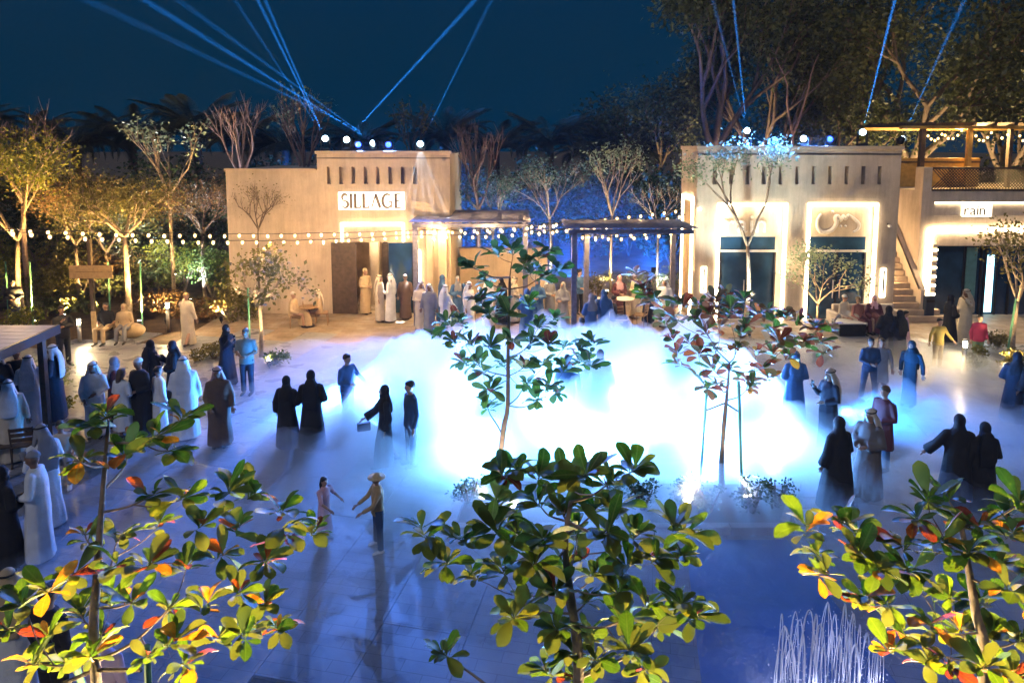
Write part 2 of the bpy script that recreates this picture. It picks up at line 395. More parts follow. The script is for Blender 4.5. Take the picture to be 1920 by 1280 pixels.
wing.poly([(xl, YS+.03, 0), (xl, YS+.03, zw), (xl, YS+6, zw), (xl, YS+6, 0)]); wing.poly([(xl, YS+.03, zw), (xm, YS+.03, zw), (xm, YS+6, zw), (xl, YS+6, zw)])
wing.build('wing_wall', M_wall, b1)
box('coping', xm - .06, xr + .06, YS - .07, YS + .30, ztop + .002, ztop + .12, M_trim, b1, .012)
box('shadow_strip', xm - .02, xr + .02, YS - .02, YS - .001, ztop - .17, ztop - .14, M_dark, b1)  # dark strip laid on the wall as painted shade under the coping
box('coping', xl - .04, xm - .065, YS - .02, YS + .3, zw + .002, zw + .06, M_trim, b1)
# doorway: lit header, interior, door leaves
hx0, hx1, hz1 = sx(640), sx(758), sz(418)
box('led_strip', hx0, hx1, YS - .05, YS - .004, hz1 - .10, hz1, M_led, b1)
box('led_strip', hx0, hx0 + .06, YS - .05, YS - .004, doz + .02, hz1 - .102, M_led, b1)
box('led_strip', hx1 - .06, hx1, YS - .05, YS - .004, doz + .02, hz1 - .102, M_led, b1)
box('interior_wall', do0 - 0.5, do1 + .5, YS + 3.2, YS + 3.3, 0.0, 3.2, M_interior, b1)
for a in (676, 712, 738): box('interior_column', sx(a) , sx(a) + .35, YS + 1.6, YS + 1.95, 0, 2.9, M_wall2, b1)
box('interior_shelf', sx(693), sx(706), YS + 2.4, YS + 2.8, 0, 2.4, M_wood, b1)
d = box('door_leaf', do0 + .02, sx(668), YS - .10, YS - .02, 0.02, doz - .03, M_wood, b1, .01)
for k in range(3): box('door_panel', do0 + .15, sx(668) - .14, YS - .112, YS - .101, .25 + k*.82, .95 + k*.82, M_wood, d, .008)
g = box('glass_door', sx(728), sx(772), YS + .02, YS + .06, 0.02, doz - .03, M_glass, b1)
box('door_frame', sx(726), sx(728) - .005, YS, YS + .08, 0.02, doz - .03, M_dark, b1); box('door_frame', sx(772) + .005, do1 - .01, YS, YS + .08, 0.02, doz - .03, M_dark, b1)
ceil = box('ceiling_lamp', sx(690), sx(716), YS + 1.0, YS + 1.3, 3.0, 3.06, emat('interior_lamp', (1, .75, .45), 30), b1)
for a, b_ in ((800, 812), (822, 838)): box('pilaster', sx(a), sx(b_), YS - .16, YS - .002, 0, 3.6, M_wall2, b1, .01)
box('led_strip', sx(784), sx(788), YS - .06, YS - .004, .3, 2.5, M_led, b1)  # glowing strip in place of a bright white curtain, no lamp there
# the sign
sg = wthing('lettered_sign', (sx(697, 376), YS, sz(393)), 'backlit white sign panel reading SILLAGE in dark letters', 'sign')
s0, s1, t0, t1 = sx(635, 376), sx(759, 376), sz(393), sz(360)
box('light_panel', s0, s1, YS - .05, YS + .01, t0, t1, M_plate, sg, .01)
hh = (t1 - t0) * .80; zb = t0 + (t1 - t0) * .10; th, tk = .10, .20
thin = lambda u: th
S_ = [arc(.27, .74, .22, .24, 20, 270, 12, lambda u: th + (tk - th)*max(0, math.sin(math.pi*min(1, u*1.25)))) , arc(.27, .26, .24, .24, 90, -160, 12, lambda u: th + (tk - th)*max(0, math.sin(math.pi*min(1, u*1.25))))]
I_ = [[(.1, 0, tk), (.1, 1, tk)], [(.0, .02, th), (.2, .02, th)], [(.0, .98, th), (.2, .98, th)]]
L_ = [[(.1, 0, tk), (.1, 1, tk)], [(.0, .02, th), (.52, .02, th)], [(.51, 0, th), (.51, .2, th)], [(.0, .98, th), (.2, .98, th)]]
A_ = [[(.05, 0, th), (.40, 1, th)], [(.38, 1, tk), (.74, 0, tk)]]
G_ = [arc(.42, .5, .38, .48, 45, 325, 18, lambda u: th + (tk - th)*max(0, math.sin(math.pi*u))), [(.74, .02, .1), (.74, .42, .1)], [(.52, .43, th), (.84, .43, th)]]
E_ = [[(.1, 0, tk), (.1, 1, tk)], [(.0, .02, th), (.52, .02, th)], [(.0, .98, th), (.5, .98, th)], [(.1, .5, th), (.42, .5, th)]]
lay = [(S_, .56), (I_, .24), (L_, .58), (L_, .58), (A_, .80), (G_, .90), (E_, .54)]
tot = sum(a[1] for a in lay) + .10*6; wid = (s1 - s0) * .90; sc_ = wid / tot
ox = s0 + (s1 - s0)*.05
for st, wd in lay:
    st2 = [[(p[0] * sc_/hh, p[1], p[2]) for p in q] for q in st]
    stroke_letter(st2, ox, zb, hh, YS - .085, YS - .055, M_letter, sg); ox += (wd + .10) * sc_

# ================================================================== right building, two framed shop doors
YR = 25.0
def rx_(px, py=450): return atY(px, py, YR).x
def rz_(py): return atY(960, py, YR).z
b2 = wthing('shop_building', (rx_(1490), YR, 0), 'square sand plaster shop with two glowing door frames and slotted parapet', 'building')
x0, x1, z1 = rx_(1308, 300), rx_(1690, 300), rz_(281)
holes = []
for k in range(11):
    c = rx_(1340 + k*30.9, 330); holes.append((c - .075, c + .075, rz_(346), rz_(312), 0.26))
fr = []
for a, b_, ga, gb in ((1343, 1472, 1353, 1456), (1511, 1641, 1520, 1626)):
    A, B, T = rx_(a, 480), rx_(b_, 480), rz_(381); fr.append((A, B, T, rx_(ga, 500), rx_(gb, 500))); holes.append((A, B, 0, T, 0.30))
mb = MB(); wall_holes(mb, x0, x1, 0, z1, YR, .6, holes)
DB = 2.3
mb.poly([(x1, YR, 0), (x1, YR+DB, 0), (x1, YR+DB, z1), (x1, YR, z1)]); mb.poly([(x0, YR, z1-.3), (x1, YR, z1-.3), (x1, YR+DB, z1-.3), (x0, YR+DB, z1-.3)])
mb.poly([(x0, YR+DB, 0), (x0, YR+DB, z1), (x1, YR+DB, z1), (x1, YR+DB, 0)]); mb.poly([(x0, YR, 0), (x0, YR, z1), (x0, YR+DB, z1), (x0, YR+DB, 0)])
mb.build('wall', M_wall2, b2)
box('coping', x0 - .06, x1 + .06, YR - .07, YR + DB + .06, z1 + .002, z1 + .14, M_trim, b2, .012)
box('shadow_strip', x0 - .01, x1 + .01, YR - .02, YR - .001, z1 - .18, z1 - .14, M_dark, b2)  # dark colour draws the shade line below this coping
for (A, B, T, GA, GB) in fr:
    wd = .10
    box('led_strip', A, B, YR - .05, YR + .02, T - wd, T, M_led, b2); box('led_strip', A, A + wd, YR - .05, YR + .02, 0, T - wd - .002, M_led, b2); box('led_strip', B - wd, B, YR - .05, YR + .02, 0, T - wd - .002, M_led, b2)
    zt = rz_(445)
    box('transom_panel', A + wd, B - wd, YR + .20, YR + .285, zt, T - wd, M_wall, b2)
    gl = box('shop_door', GA, GB, YR + .22, YR + .27, 0, zt - .01, M_glass, b2)
    box('door_frame', GA, GB, YR + .17, YR + .215, rz_(474), rz_(470), M_letterw, gl)
    for q in (0.0, .5, 1.0): c = GA + (GB-GA)*q; box('mullion', c - .03, c + .03, YR + .16, YR + .214, 0, rz_(474) - .003, M_dark, gl)
    for q in (.44, .56): c = GA + (GB-GA)*q; box('door_handle', c - .015, c + .015, YR + .12, YR + .15, .8, 1.5, M_letterw, gl)
# letters over the two doors
A, B, T, GA, GB = fr[0]
ls = wthing('lettered_sign', (A + .2, YR, rz_(440)), 'pale raised letters spelling rain above the blue glass door', 'sign')
font_letters('rain', rx_(1362), rz_(437), 0.98, YR + .12, YR + .198, M_letterw, ls, 1.1)
A, B, T, GA, GB = fr[1]
la = wthing('arabic_lettering', (A + .2, YR, rz_(440)), 'flowing pale Arabic lettering above the shop door nearest the stairs', 'sign')
def tubeletter(pts, r, nm='stroke'):
    P = [atY(1240 + a/2.908, 200 + b/2.908, YR + .15) for a, b in pts]
    Q = []
    for i in range(len(P) - 1):
        for k in range(4):
            t = k / 4; p0 = P[max(i-1, 0)]; p3 = P[min(i+2, len(P)-1)]
            Q.append(0.5*((2*P[i]) + (P[i+1]-p0)*t + (2*p0 - 5*P[i] + 4*P[i+1] - p3)*t*t + (-p0 + 3*P[i] - 3*P[i+1] + p3)*t**3))
    Q.append(P[-1]); n = len(Q)
    mb = MB().tube(Q, [r * (0.35 + 0.65*math.sin(math.pi*(0.12 + 0.8*i/n))) for i in range(n)], 6); return mb.build(nm, M_letterw, la, True)
tubeletter([(872, 585), (852, 615), (850, 650), (868, 680), (900, 686), (935, 668), (955, 632), (948, 606), (962, 598), (978, 618), (992, 596), (1005, 612), (1018, 588)], .085)
tubeletter([(1018, 588), (1050, 610), (1078, 640), (1072, 668), (1045, 684)], .06)
tubeletter([(930, 566), (937, 578)], .06, 'dot'); tubeletter([(975, 648), (982, 655)], .05, 'dot'); tubeletter([(1000, 648), (1007, 655)], .05, 'dot')
# sconces
for (a, t, b_, lb) in ((1319, 500, 548, 'slim vertical wall light beside the blue glass door'), (1655, 503, 557, 'slim vertical wall light beside the outdoor stairs')):
    c = rx_(a, 525)
    s_ = wthing('wall_light', (c, YR, rz_(b_)), lb, 'wall light', 'slim wall lights of the square shop')
    box('glow_plate', c - .10, c + .10, YR - .04, YR - .003, rz_(b_), rz_(t), M_led, s_, .03)
    box('cover', c - .03, c + .03, YR - .10, YR - .045, rz_(b_) + .08, rz_(t) - .06, M_dark, s_, .01)
# lit frame on the left return of the right shop
for yy in (YR + .35, YR + 1.75): box('led_strip', x0 - .06, x0 - .003, yy, yy + .16, 0, 4.45, M_led, b2)
box('led_strip', x0 - .06, x0 - .003, YR + .352, YR + 1.9, 4.452, 4.6, M_led, b2)
box('side_door', x0 - .02, x0 - .004, YR + .52, YR + 1.74, 0, 4.4, M_interior, b2)
for (a, b_) in ((1312, 392), (1668, 424)):
    c = atY(a, b_, YR - .15)
    cam_ = wthing('security_camera', tuple(c), 'small white dome security camera on the square shop wall' if a > 1500 else 'white spotlight box on the square shop wall', 'camera' if a > 1500 else 'wall light')
    MB().ell(c, (.07, .07, .06), 10, 6).build('housing', M_letterw if a > 1500 else M_led, cam_, True); MB().tube([c + Vector((0, .02, .04)), c + Vector((0, .16, .06))], .02, 6).build('bracket', M_dark, cam_)

# ================================================================== outdoor stairs
stx0, stx1 = x1 + .02, atY(1734, 560, 25).x
st = wthing('staircase', ((stx0+stx1)/2, YR, 0), 'warm lit stone stairs rising between the square shop and the terrace shop', 'stairs')
ns = 18
for k in range(ns):
    y = 24.7 + k * .20
    box('step', stx0 - (.0 if k > 2 else .25*(3-k)), stx1 - .16 + (0 if k > 2 else .35*(3-k)), y, y + .20 if k < ns - 1 else y + 2.0, k*.21 + .001, (k+1)*.21, M_stone, st, .01)
p0, p1 = atY(1733, 548, 24.9), atY(1690, 418, 27.2)
bx = stx1 - .15
m_ = MB()
y0_, y1_ = 25.0, 28.4; zA, zB = 1.15, 4.75
m_.v += [(bx, y0_, 0), (bx+.16, y0_, 0), (bx+.16, y1_, 0), (bx, y1_, 0), (bx, y0_, zA), (bx+.16, y0_, zA), (bx+.16, y1_, zB), (bx, y1_, zB)]
m_.f += [(0,3,2,1),(4,5,6,7),(0,1,5,4),(1,2,6,5),(2,3,7,6),(3,0,4,7)]
m_.build('balustrade', M_wall2, st)
MB().tube([(bx - .03, y0_ + .1, zA + .02), (bx - .03, y1_, zB + .02)], .03, 8).build('handrail', M_wood, st)

for k in range(3):
    yy, zz = 25.6 + k*1.0, 1.5 + k*1.05
    box('step_lamp', x1 + .003, x1 + .04, yy, yy + .22, zz, zz + .09, M_led, st)
    lamp('step_light', 'POINT', (x1 + .12, yy + .1, zz + .1), 14, (1, .68, .34), st, .05)

# ================================================================== right shop with terrace
YN = 25.6
def nx(px, py=450): return atY(px, py, YN).x
def nz_(py): return atY(960, py, YN).z
b3 = wthing('shop_building', (nx(1830), YN, 0), 'shop with dotted lit door frame, lattice balcony and roof terrace', 'building')
wx0, wx1 = stx1 + .02, nx(2120)
zl0, zl1 = nz_(358), nz_(315)
D0, DZ = nx(1757), nz_(461); F0, FZ = nx(1740), nz_(428)
holes = [(D0, nx(2060), 0, DZ, .5), (nx(1748), nx(2080), nz_(405), nz_(379), .07)]
mb = MB(); wall_holes(mb, wx0, wx1, 0, zl0, YN, .6, holes)
mb.poly([(wx0, YN, zl0), (wx1, YN, zl0), (wx1, YN+6, zl0), (wx0, YN+6, zl0)]); mb.poly([(wx0, YN, 0), (wx0, YN, zl0), (wx0, YN+6, zl0), (wx0, YN+6, 0)])
mb.build('wall', M_wall2, b3)
box('pier', wx0, nx(1748, 330), YN - .004, YN + .5, zl0 + .002, zl1 + .02, M_wall2, b3)
box('shop_door', D0, nx(2060), YN + .30, YN + .34, 0, DZ, M_glass, b3)
for a in (1757, 1818, 1850, 1858, 1880, 1905): box('mullion', nx(a), nx(a) + .07, YN + .22, YN + .296, 0, DZ, M_dark, b3)
box('door_curtain', nx(1823), nx(1843), YN + .24, YN + .28, .05, DZ - .1, mat('teal_panel', (.10, .25, .24), .6), b3)
box('lit_display', nx(1862), nx(1876), YN + .24, YN + .28, .1, DZ - .4, emat('cool_display', (.35, .8, 1), 1.2), b3)
box('led_strip', nx(1750), nx(2078), YN + .01, YN + .05, nz_(379) - .05, nz_(379) - .004, M_led, b3)
# dotted led frame: small lamps
dot = MB().box(-.045, .045, -.04, .04, -.045, .045).mesh('frame_lamp'); dot.materials.append(emat('frame_dot_led', (1, .74, .42), 20))
def dotl(x, z): link('frame_lamp', dot, b3, None, (x, YN - .042, z))
for k in range(26): dotl(F0 + .05, .2 + k * (FZ - .2)/25.5)
for k in range(1, 30): dotl(F0 + .05 + k*.15, FZ - .05)
# inner frame of larger stepped reveals
box('frame_moulding', F0 + .14, D0 - .02, YN - .08, YN - .003, 0, DZ, M_wall, b3)
for k in range(16): box('reveal_slat', F0 + .13, D0 - .01, YN - .11, YN - .083, .15 + k*.17, .23 + k*.17, M_led if k % 2 == 0 else M_wall2, b3)
# lattice balustrade: crossed battens
lx0, lx1 = nx(1748, 330), wx1
lat = wthing('lattice_balustrade', ((lx0+lx1)/2, YN, zl0), 'dark timber diamond lattice balustrade along the terrace edge', 'balustrade')
box('rail', lx0, lx1, YN - .03, YN + .05, zl1 - .05, zl1 + .03, M_wood, lat); box('rail', lx0, lx1, YN - .03, YN + .05, zl0 + .003, zl0 + .07, M_wood, lat)
H = zl1 - .05 - zl0 - .07; zc = zl0 + .07
bat = {}
for sgn in (1, -1):
    mbt = MB(); t = .022
    mbt.v += [(-t, -.012, 0), (t, -.012, 0), (t + sgn*H, -.012, H), (-t + sgn*H, -.012, H), (-t, .012, 0), (t, .012, 0), (t + sgn*H, .012, H), (-t + sgn*H, .012, H)]
    mbt.f += [(0,1,2,3),(7,6,5,4),(0,4,5,1),(1,5,6,2),(2,6,7,3),(3,7,4,0)]
    bat[sgn] = mbt.mesh('batten'); bat[sgn].materials.append(M_wood)
k = 0
while lx0 + k*.115 + H < lx1 and k < 60:
    link('batten', bat[1], lat, None, (lx0 + k*.115, YN + .012, zc)); link('batten', bat[-1], lat, None, (lx0 + H + k*.115, YN - .012, zc)); k += 1
# sign
sg2 = wthing('lettered_sign', (nx(1832), YN, nz_(405)), 'small white backlit sign reading rain below the lattice balcony', 'sign')
q0, q1 = nx(1804, 394), nx(1859, 394)
box('light_panel', q0, q1, YN - .03, YN + .06, nz_(406), nz_(381), M_plate, sg2, .01)
font_letters('rain', q0 + .05, nz_(403), .56, YN - .065, YN - .034, M_letter, sg2, .7)
# terrace pergola
YT = 27.5
def tx(px, py=270): return atY(px, py, YT).x
def tz(py): return atY(960, py, YT).z
M_amber_lit = mat('amber_lit_timber', (.42, .25, .06), .6, .2, 7, .2, 30)  # amber tone holds the yellow terrace light on the beams
tp = wthing('terrace_pergola', (tx(1830), YT, zl0), 'timber terrace pergola with yellow lit amber beams over the shop with the lattice balcony', 'pergola')
for a, wd, m_ in ((1727, 9, M_wood), (1816, 8, M_amber_lit), (1893, 7, M_wood), (1990, 8, M_wood)): box('post', tx(a), tx(a + wd), YT, YT + .18, zl0 + .003, tz(242), m_, tp, .01)
box('beam', tx(1690), tx(2050), YT - .06, YT + .24, tz(242) + .002, tz(236), M_amber_lit, tp, .01)
for k in range(9): box('rafter', tx(1700 + k*38), tx(1700 + k*38) + .12, YT - .3, YT + 4, tz(236) + .003, tz(236) + .14, M_wood, tp)
box('beam', tx(1690), tx(2050), YT + 3.0, YT + 3.2, tz(242) + .002, tz(236), M_amber_lit, tp)
box('parapet', tx(1685), tx(1856), YT + .5, YT + .6, zl0 + .002, tz(297), M_amber_lit, tp, .01); box('parapet_rail', tx(1685), tx(1856), YT + .47, YT + .495, tz(306), tz(303), M_wood, tp)
tl = wthing('string_lights', (tx(1800), YT - .1, tz(245)), 'short garlands of warm bulbs under the terrace pergola', 'string lights')
bm_s = MB().ell((0, 0, 0), (.045, .045, .055), 8, 5).mesh('bulb', True); bm_s.materials.append(M_bulb2)
pts = [(1740,255),(1746,261),(1753,264),(1759,260),(1766,252),(1772,254),(1778,260),(1787,260),(1796,254),(1803,245),(1830,255),(1836,263),(1844,264),(1852,258),(1859,249),(1879,259),(1890,253),(1912,255),(1918,264)]
for p in pts: link('bulb', bm_s, tl, None, tuple(atY(p[0], p[1], YT - .12)))
MB().tube([tuple(atY(a, b_ - 3, YT - .12)) for a, b_ in pts[:10]], .006, 4).build('cable', M_dark, tl); MB().tube([tuple(atY(a, b_ - 3, YT - .12)) for a, b_ in pts[10:]], .006, 4).build('cable', M_dark, tl)
lamp('terrace_glow', 'POINT', (tx(1830), YT + 1.0, tz(250)), 420, (1, .66, .24), tl, .2)

# ================================================================== pergolas and the low garden wall between the shops
def pergola(name, label, pa, pb, Yf, Yb, z, posts, n):
    xa, xb = atY(pa, 425, Yf).x, atY(pb, 425, Yf).x
    t = wthing(name, ((xa+xb)/2, Yf, 0), label, 'pergola')
    box('beam', xa - .1, xb + .1, Yf, Yf + .16, z - .14, z, M_grey, t, .01); box('beam', xa - .1, xb + .1, Yb - .16, Yb, z - .14, z, M_grey, t, .01)
    for k in range(n):
        y = Yf - .12 + k * (Yb - Yf + .14) / (n - 1)
        box('slat', xa - .2, xb + .2, y, y + .08, z + .062, z + .09, M_grey, t)
    for k in range(5):
        x = xa + (xb - xa - .1) * k / 4; box('rafter', x, x + .1, Yf - .15, Yb + .05, z + .003, z + .06, M_grey, t)
    for (ppx, Yp) in posts:
        c = atY(ppx, 520, Yp).x; box('post', c - .09, c + .09, Yp + .02, Yp + .20, -.02, z - .142, M_grey, t, .01)
    return t
pergola('pergola', 'grey slatted pergola beside the SILLAGE doorway', 778, 985, 24.2, 28.4, 3.72, [(779, 24.2), (985, 24.2), (985, 28.1), (845, 28.1)], 20)
pergola('pergola', 'grey slatted pergola leading to the square shop', 1072, 1296, 22.4, 24.8, 3.72, [(1077, 22.4), (1262, 24.5), (1100, 24.5)], 13)
gw = wthing('garden_wall', (atY(945, 500, 28.6).x, 28.6, 0), 'low beige garden wall behind the slatted pergola', 'wall')
box('wall', atY(862, 500, 28.6).x, atY(1027, 500, 28.6).x, 28.6, 28.85, -.05, 2.1, M_wall2, gw, .01); box('coping', atY(862, 500, 28.6).x - .04, atY(1027, 500, 28.6).x + .04, 28.55, 28.9, 2.102, 2.17, M_trim, gw)
# ================================================================== string lights
bulb_me = MB().ell((0, 0, -.07), (.045, .045, .062), 8, 5).mesh('bulb', True); bulb_me.materials.append(M_bulb)
cap_me = MB().tube([(0, 0, -.02), (0, 0, .015)], .022, 6).mesh('socket'); cap_me.materials.append(M_dark)
def strand(label, a, b, n, sag):
    """a, b = (px, py, Y) of the two ends in the photograph"""
    P, Q = atY(*a), atY(*b)
    t = wthing('string_lights', tuple(P), label, 'string lights', 'warm bulb strings over the plaza')
    pts = []
    for i in range(n * 2 + 1):
        u = i / (n * 2); p = P.lerp(Q, u); p.z -= sag * 4 * u * (1 - u) + rnd.uniform(-.012, .012); pts.append(p)
    MB().tube(pts, .011, 4).build('cable', M_dark, t)
    for i in range(n):
        p = pts[i * 2 + 1]
        bo = link('bulb', bulb_me, t, None, tuple(p)); link('socket', cap_me, bo, None, (0, 0, 0))
        if i % 4 == 1: lamp('bulb_light', 'POINT', tuple(p - Vector((0, 0, .16))), 30, (1, .62, .25), t, 0.0)
strand('upper bulb string from the garden trees to the SILLAGE pergola', (-30, 428, 19), (776, 432, 24.1), 29, .14)
strand('lower bulb string from the garden trees to the SILLAGE pergola', (-30, 430, 18.4), (776, 440, 24.0), 29, .26)
strand('bulb string along the front beam of the SILLAGE pergola', (778, 432, 24.0), (1075, 418, 24.0), 12, .05)
strand('bulb string sagging inside the SILLAGE pergola', (790, 430, 25.5), (1000, 424, 25.5), 9, .12)
strand('low bulb string under the SILLAGE pergola slats', (778, 440, 23.6), (1075, 428, 22.6), 12, .1)
strand('top bulb string rising to the square shop corner', (985, 423, 24.2), (1278, 392, 25.3), 13, .04)
strand('middle bulb string between the two slatted pergolas', (985, 432, 24.1), (1285, 402, 24.9), 13, .10)
strand('hanging bulb string under the pergola by the square shop', (1080, 440, 23.2), (1270, 434, 24.2), 8, .14)
strand('bulb string at the back of the pergola by the square shop', (1090, 440, 24.4), (1275, 430, 24.7), 7, .06)

# ================================================================== stage lights on the roofs, and their beams in the night air
M_lens = emat('stage_lamp_lens', (.55, .85, 1.0), 8)
M_lensb = emat('blue_stage_lamp_lens', (.012, .06, 1.0), 2.5)
M_air2 = volmat('lit_haze_by_the_wall', (1, 1, 1), 0.05, 0.0)
def stage_light(px, py, Y, zroof, label, aim=None, beam=None, blue=False, power=0, col=(.075, .24, 1)):
    c = atY(px, py, Y)
    t = wthing('stage_light', (c.x, c.y, zroof), label, 'stage light', 'stage lights on the shop roofs')
    box('base', c.x - .16, c.x + .16, c.y - .13, c.y + .13, zroof + .001, zroof + .10, M_dark, t, .015)
    for s in (-1, 1): box('yoke_arm', c.x + s*.17 - .02, c.x + s*.17 + .02, c.y - .05, c.y + .05, zroof + .1, c.z + .06, M_dark, t, .01)
    d = Vector((-c.x * .5, -c.y, HCAM - c.z)).normalized() if aim is None else (Vector(aim) - c).normalized()
    MB().tube([c - d*.24, c - d*.16, c + d*.02, c + d*.06], [.06, .13, .14, .135], 14).build('head', M_dark, t, True)
    MB().ell(c + d*.05, (.115, .115, .115), 12, 8).build('lens', M_lensb if blue else M_lens, t, True)
    if beam is not None:
        for (bx_, by_, Yb, pw_) in beam:
            e = atY(bx_, by_, Yb); dd = (e - c).normalized(); s0 = c + dd*.2; L = (e - s0).length
            lamp('searchlight', 'SPOT', s0 + dd*.02, pw_, (.02, .27, 1), None, .01, s0 + dd, 1.7, .5)
    if power:
        lamp('wash', 'SPOT', c + d*.25, power, col, None, .1, c + d*5, 100, .8)
    return t
zr1, zr2 = ztop + .12, z1 + .14
YB1, YB2 = 26.25, 25.9
SP = 1.1e7
stage_light(610, 260, YB1, zr1, 'the stage light at the wing end of the SILLAGE roof', beam=[(478, -10, 24.0, SP), (497, 0, 25.0, SP*.8), (437, -5, 25.5, SP*.4)])
stage_light(650, 262, YB1, zr1, 'the second stage light on the SILLAGE roof', beam=[(896, -5, 27, SP*1.2)])
stage_light(671, 270, YB1, zr1, 'the blue stage light close to the second one on the SILLAGE roof', blue=True, power=2600, aim=(1, 11, 0))
stage_light(702, 268, YB1, zr1, 'the tilted stage light in the middle of the SILLAGE roof', aim=(-9, 23, 5.5), beam=[(257, -8, 26, SP), (327, -5, 27, SP*.5)])
stage_light(728, 270, YB1, zr1, 'the blue stage light between the tilted and the bright ones on the SILLAGE roof', blue=True, power=2600, aim=(-1, 12, 0), beam=[(150, -6, 27, SP*.6)])
ld = stage_light(788, 270, YB1 - .45, zr1, 'the bright stage light at the pergola end of the SILLAGE roof', beam=[(922, 0, 28, SP*.5)])
stage_light(1400, 245, YB2, zr2, 'the stage light behind the slender tree on the square shop', beam=[(1374, -8, 26, SP*.9), (1334, -8, 30, SP*.35)])
stage_light(1455, 262, YB2, zr2, 'the blue stage light nearest the slender tree on the square shop', blue=True, power=5200, aim=(-5, 13, 0))
stage_light(1506, 260, YB2, zr2, 'the small stage light in the middle of the square shop roof')
stage_light(1558, 260, YB2, zr2, 'the blue stage light next to the brightest on the square shop', blue=True, power=5200, aim=(-5, 13, 0))
stage_light(1617, 248, YB2, zr2, 'the brightest stage light on the square shop roof', beam=[(1680, -8, 26, SP*1.7)])
stage_light(1690, 262, YB2, zr2 - .1, 'the dark stage light at the stair end of the square shop', aim=(20, 30, 12), beam=[(1812, -8, 28, SP*.6)])
# fan of white beams falling from the pergola end light on the wall
c0 = atY(788, 276, YB1 - .5)
for k, (a, b_) in enumerate(((752, 410), (772, 415), (796, 415), (816, 412), (836, 400))):
    e = atY(a, b_, 25.35); dd = (e - c0).normalized(); L = (e - c0).length
    o = MB().tube([c0 + dd*.2, e], [.03, .13], 10).build('light_beam', M_air2); tag(o, 'white beam %s of the fan falling over the SILLAGE wall' % ('nearest the sign', 'second from the sign', 'in the middle', 'second from the corner', 'nearest the corner')[k], 'light beam', kind='stuff')
    lamp('fan_light', 'AREA', c0 + dd*.18, 1.6, (.75, .88, 1), None, .05, e, spread=4)
e = atY(1506, 430, 24.6); c1 = atY(1506, 266, 25.0); dd = (e - c1).normalized()
tag(MB().tube([c1 + dd*.2, e], [.05, .2], 10).build('light_beam', M_air2), 'white beam falling between the two framed doors', 'light beam', kind='stuff')
lamp('fan_light', 'AREA', c1 + dd*.18, 2, (.75, .88, 1), None, .08, e, spread=4)
# unseen blue wash lamps added to light the trees behind
for k, (wx, wy, wz, tx_, ty_, tz_, pw_) in enumerate(((-5.2, 32.5, .3, -5, 41, 5.5, 2600), (-1.0, 33.0, .3, -1, 42, 5.0, 2600), (3.2, 32.5, .3, 3, 42, 5.0, 2600), (7.0, 33.0, .3, 7, 42, 5.5, 2200), (-10.5, 33.0, 4.2, -11, 40, 7.5, 1400))):
    t = wthing('added_wash', (wx, wy, wz), 'added blue wash light ' + ('behind the SILLAGE corner', 'behind the garden wall', 'behind the slender yellow tree', 'behind the square shop corner', 'behind the wing roof')[k], 'wash light', 'added blue wash lights behind the shops')
    box('housing', wx - .18, wx + .18, wy - .08, wy + .05, wz, wz + .28, M_dark, t, .015); box('lens', wx - .15, wx + .15, wy + .052, wy + .062, wz + .03, wz + .25, M_lensb, t); box('stand', wx - .03, wx + .03, wy - .04, wy, 0, wz - .002, M_dark, t)
    lamp('added_blue_wash', 'SPOT', (wx, wy + .12, wz + .15), pw_, (.01, .15, 1), t, .1, (tx_, ty_, tz_), 120, .7)

# ================================================================== planter with the two slim trees, pool and fountain
M_kerb = mat('kerb_stone', (.30, .28, .28), .5, .15, 5, .2, 30)
pA, pB = gnd(835, 1003), gnd(1478, 1003); pC, pD = gnd(1502, 915), gnd(870, 905)
quad = [pA, pB, pC, pD]
planter = wthing('planter_bed', ((pA.x+pC.x)/2, (pA.y+pC.y)/2, 0), 'low stone edged planting bed around the two slim trees', 'planter')
for i in range(4):
    a, b_ = quad[i], quad[(i+1) % 4]; dd = (b_ - a).normalized(); nn = Vector((-dd.y, dd.x, 0)); L = (b_ - a).length
    nseg = max(2, round(L / 1.0))
    for k in range(nseg):
        q0, q1 = a + dd*(L*k/nseg + .004), a + dd*(L*(k+1)/nseg - .004)
        if k == 0: q0 = a + dd*.17
        mbk = MB(); pts4 = [q0, q1, q1 + nn*.16, q0 + nn*.16]
        mbk.v = [(p.x, p.y, -.03) for p in pts4] + [(p.x, p.y, .14) for p in pts4]
        mbk.f = [(0,3,2,1),(4,5,6,7),(0,1,5,4),(1,2,6,5),(2,3,7,6),(3,0,4,7)]
        bevel(mbk.build('kerb_stone', M_kerb, planter), .012)
MB().poly([(p.x, p.y, .08) for p in quad]).build('soil', M_soil, planter)
# stone step strip at the planter end
M_step = mat('polished_step_stone', (.42, .44, .46), .18, .12, 6, .25, 12)
ss = wthing('stone_step', tuple(gnd(1510, 965)), 'pale polished stone step strip at the end of the planting bed', 'step')
for k in range(4):
    a = gnd(1483, 1001).lerp(gnd(1507, 918), k/4 + .01); b_ = gnd(1483, 1001).lerp(gnd(1507, 918), (k+1)/4 - .01)
    mbk = MB(); pts4 = [a, a + Vector((.42, 0, 0)), b_ + Vector((.42, 0, 0)), b_]
    mbk.v = [(p.x + .03, p.y, -.03) for p in pts4] + [(p.x + .03, p.y, .05) for p in pts4]
    mbk.f = [(0,3,2,1),(4,5,6,7),(0,1,5,4),(1,2,6,5),(2,3,7,6),(3,0,4,7)]
    bevel(mbk.build('step_slab', M_step, ss), .008)
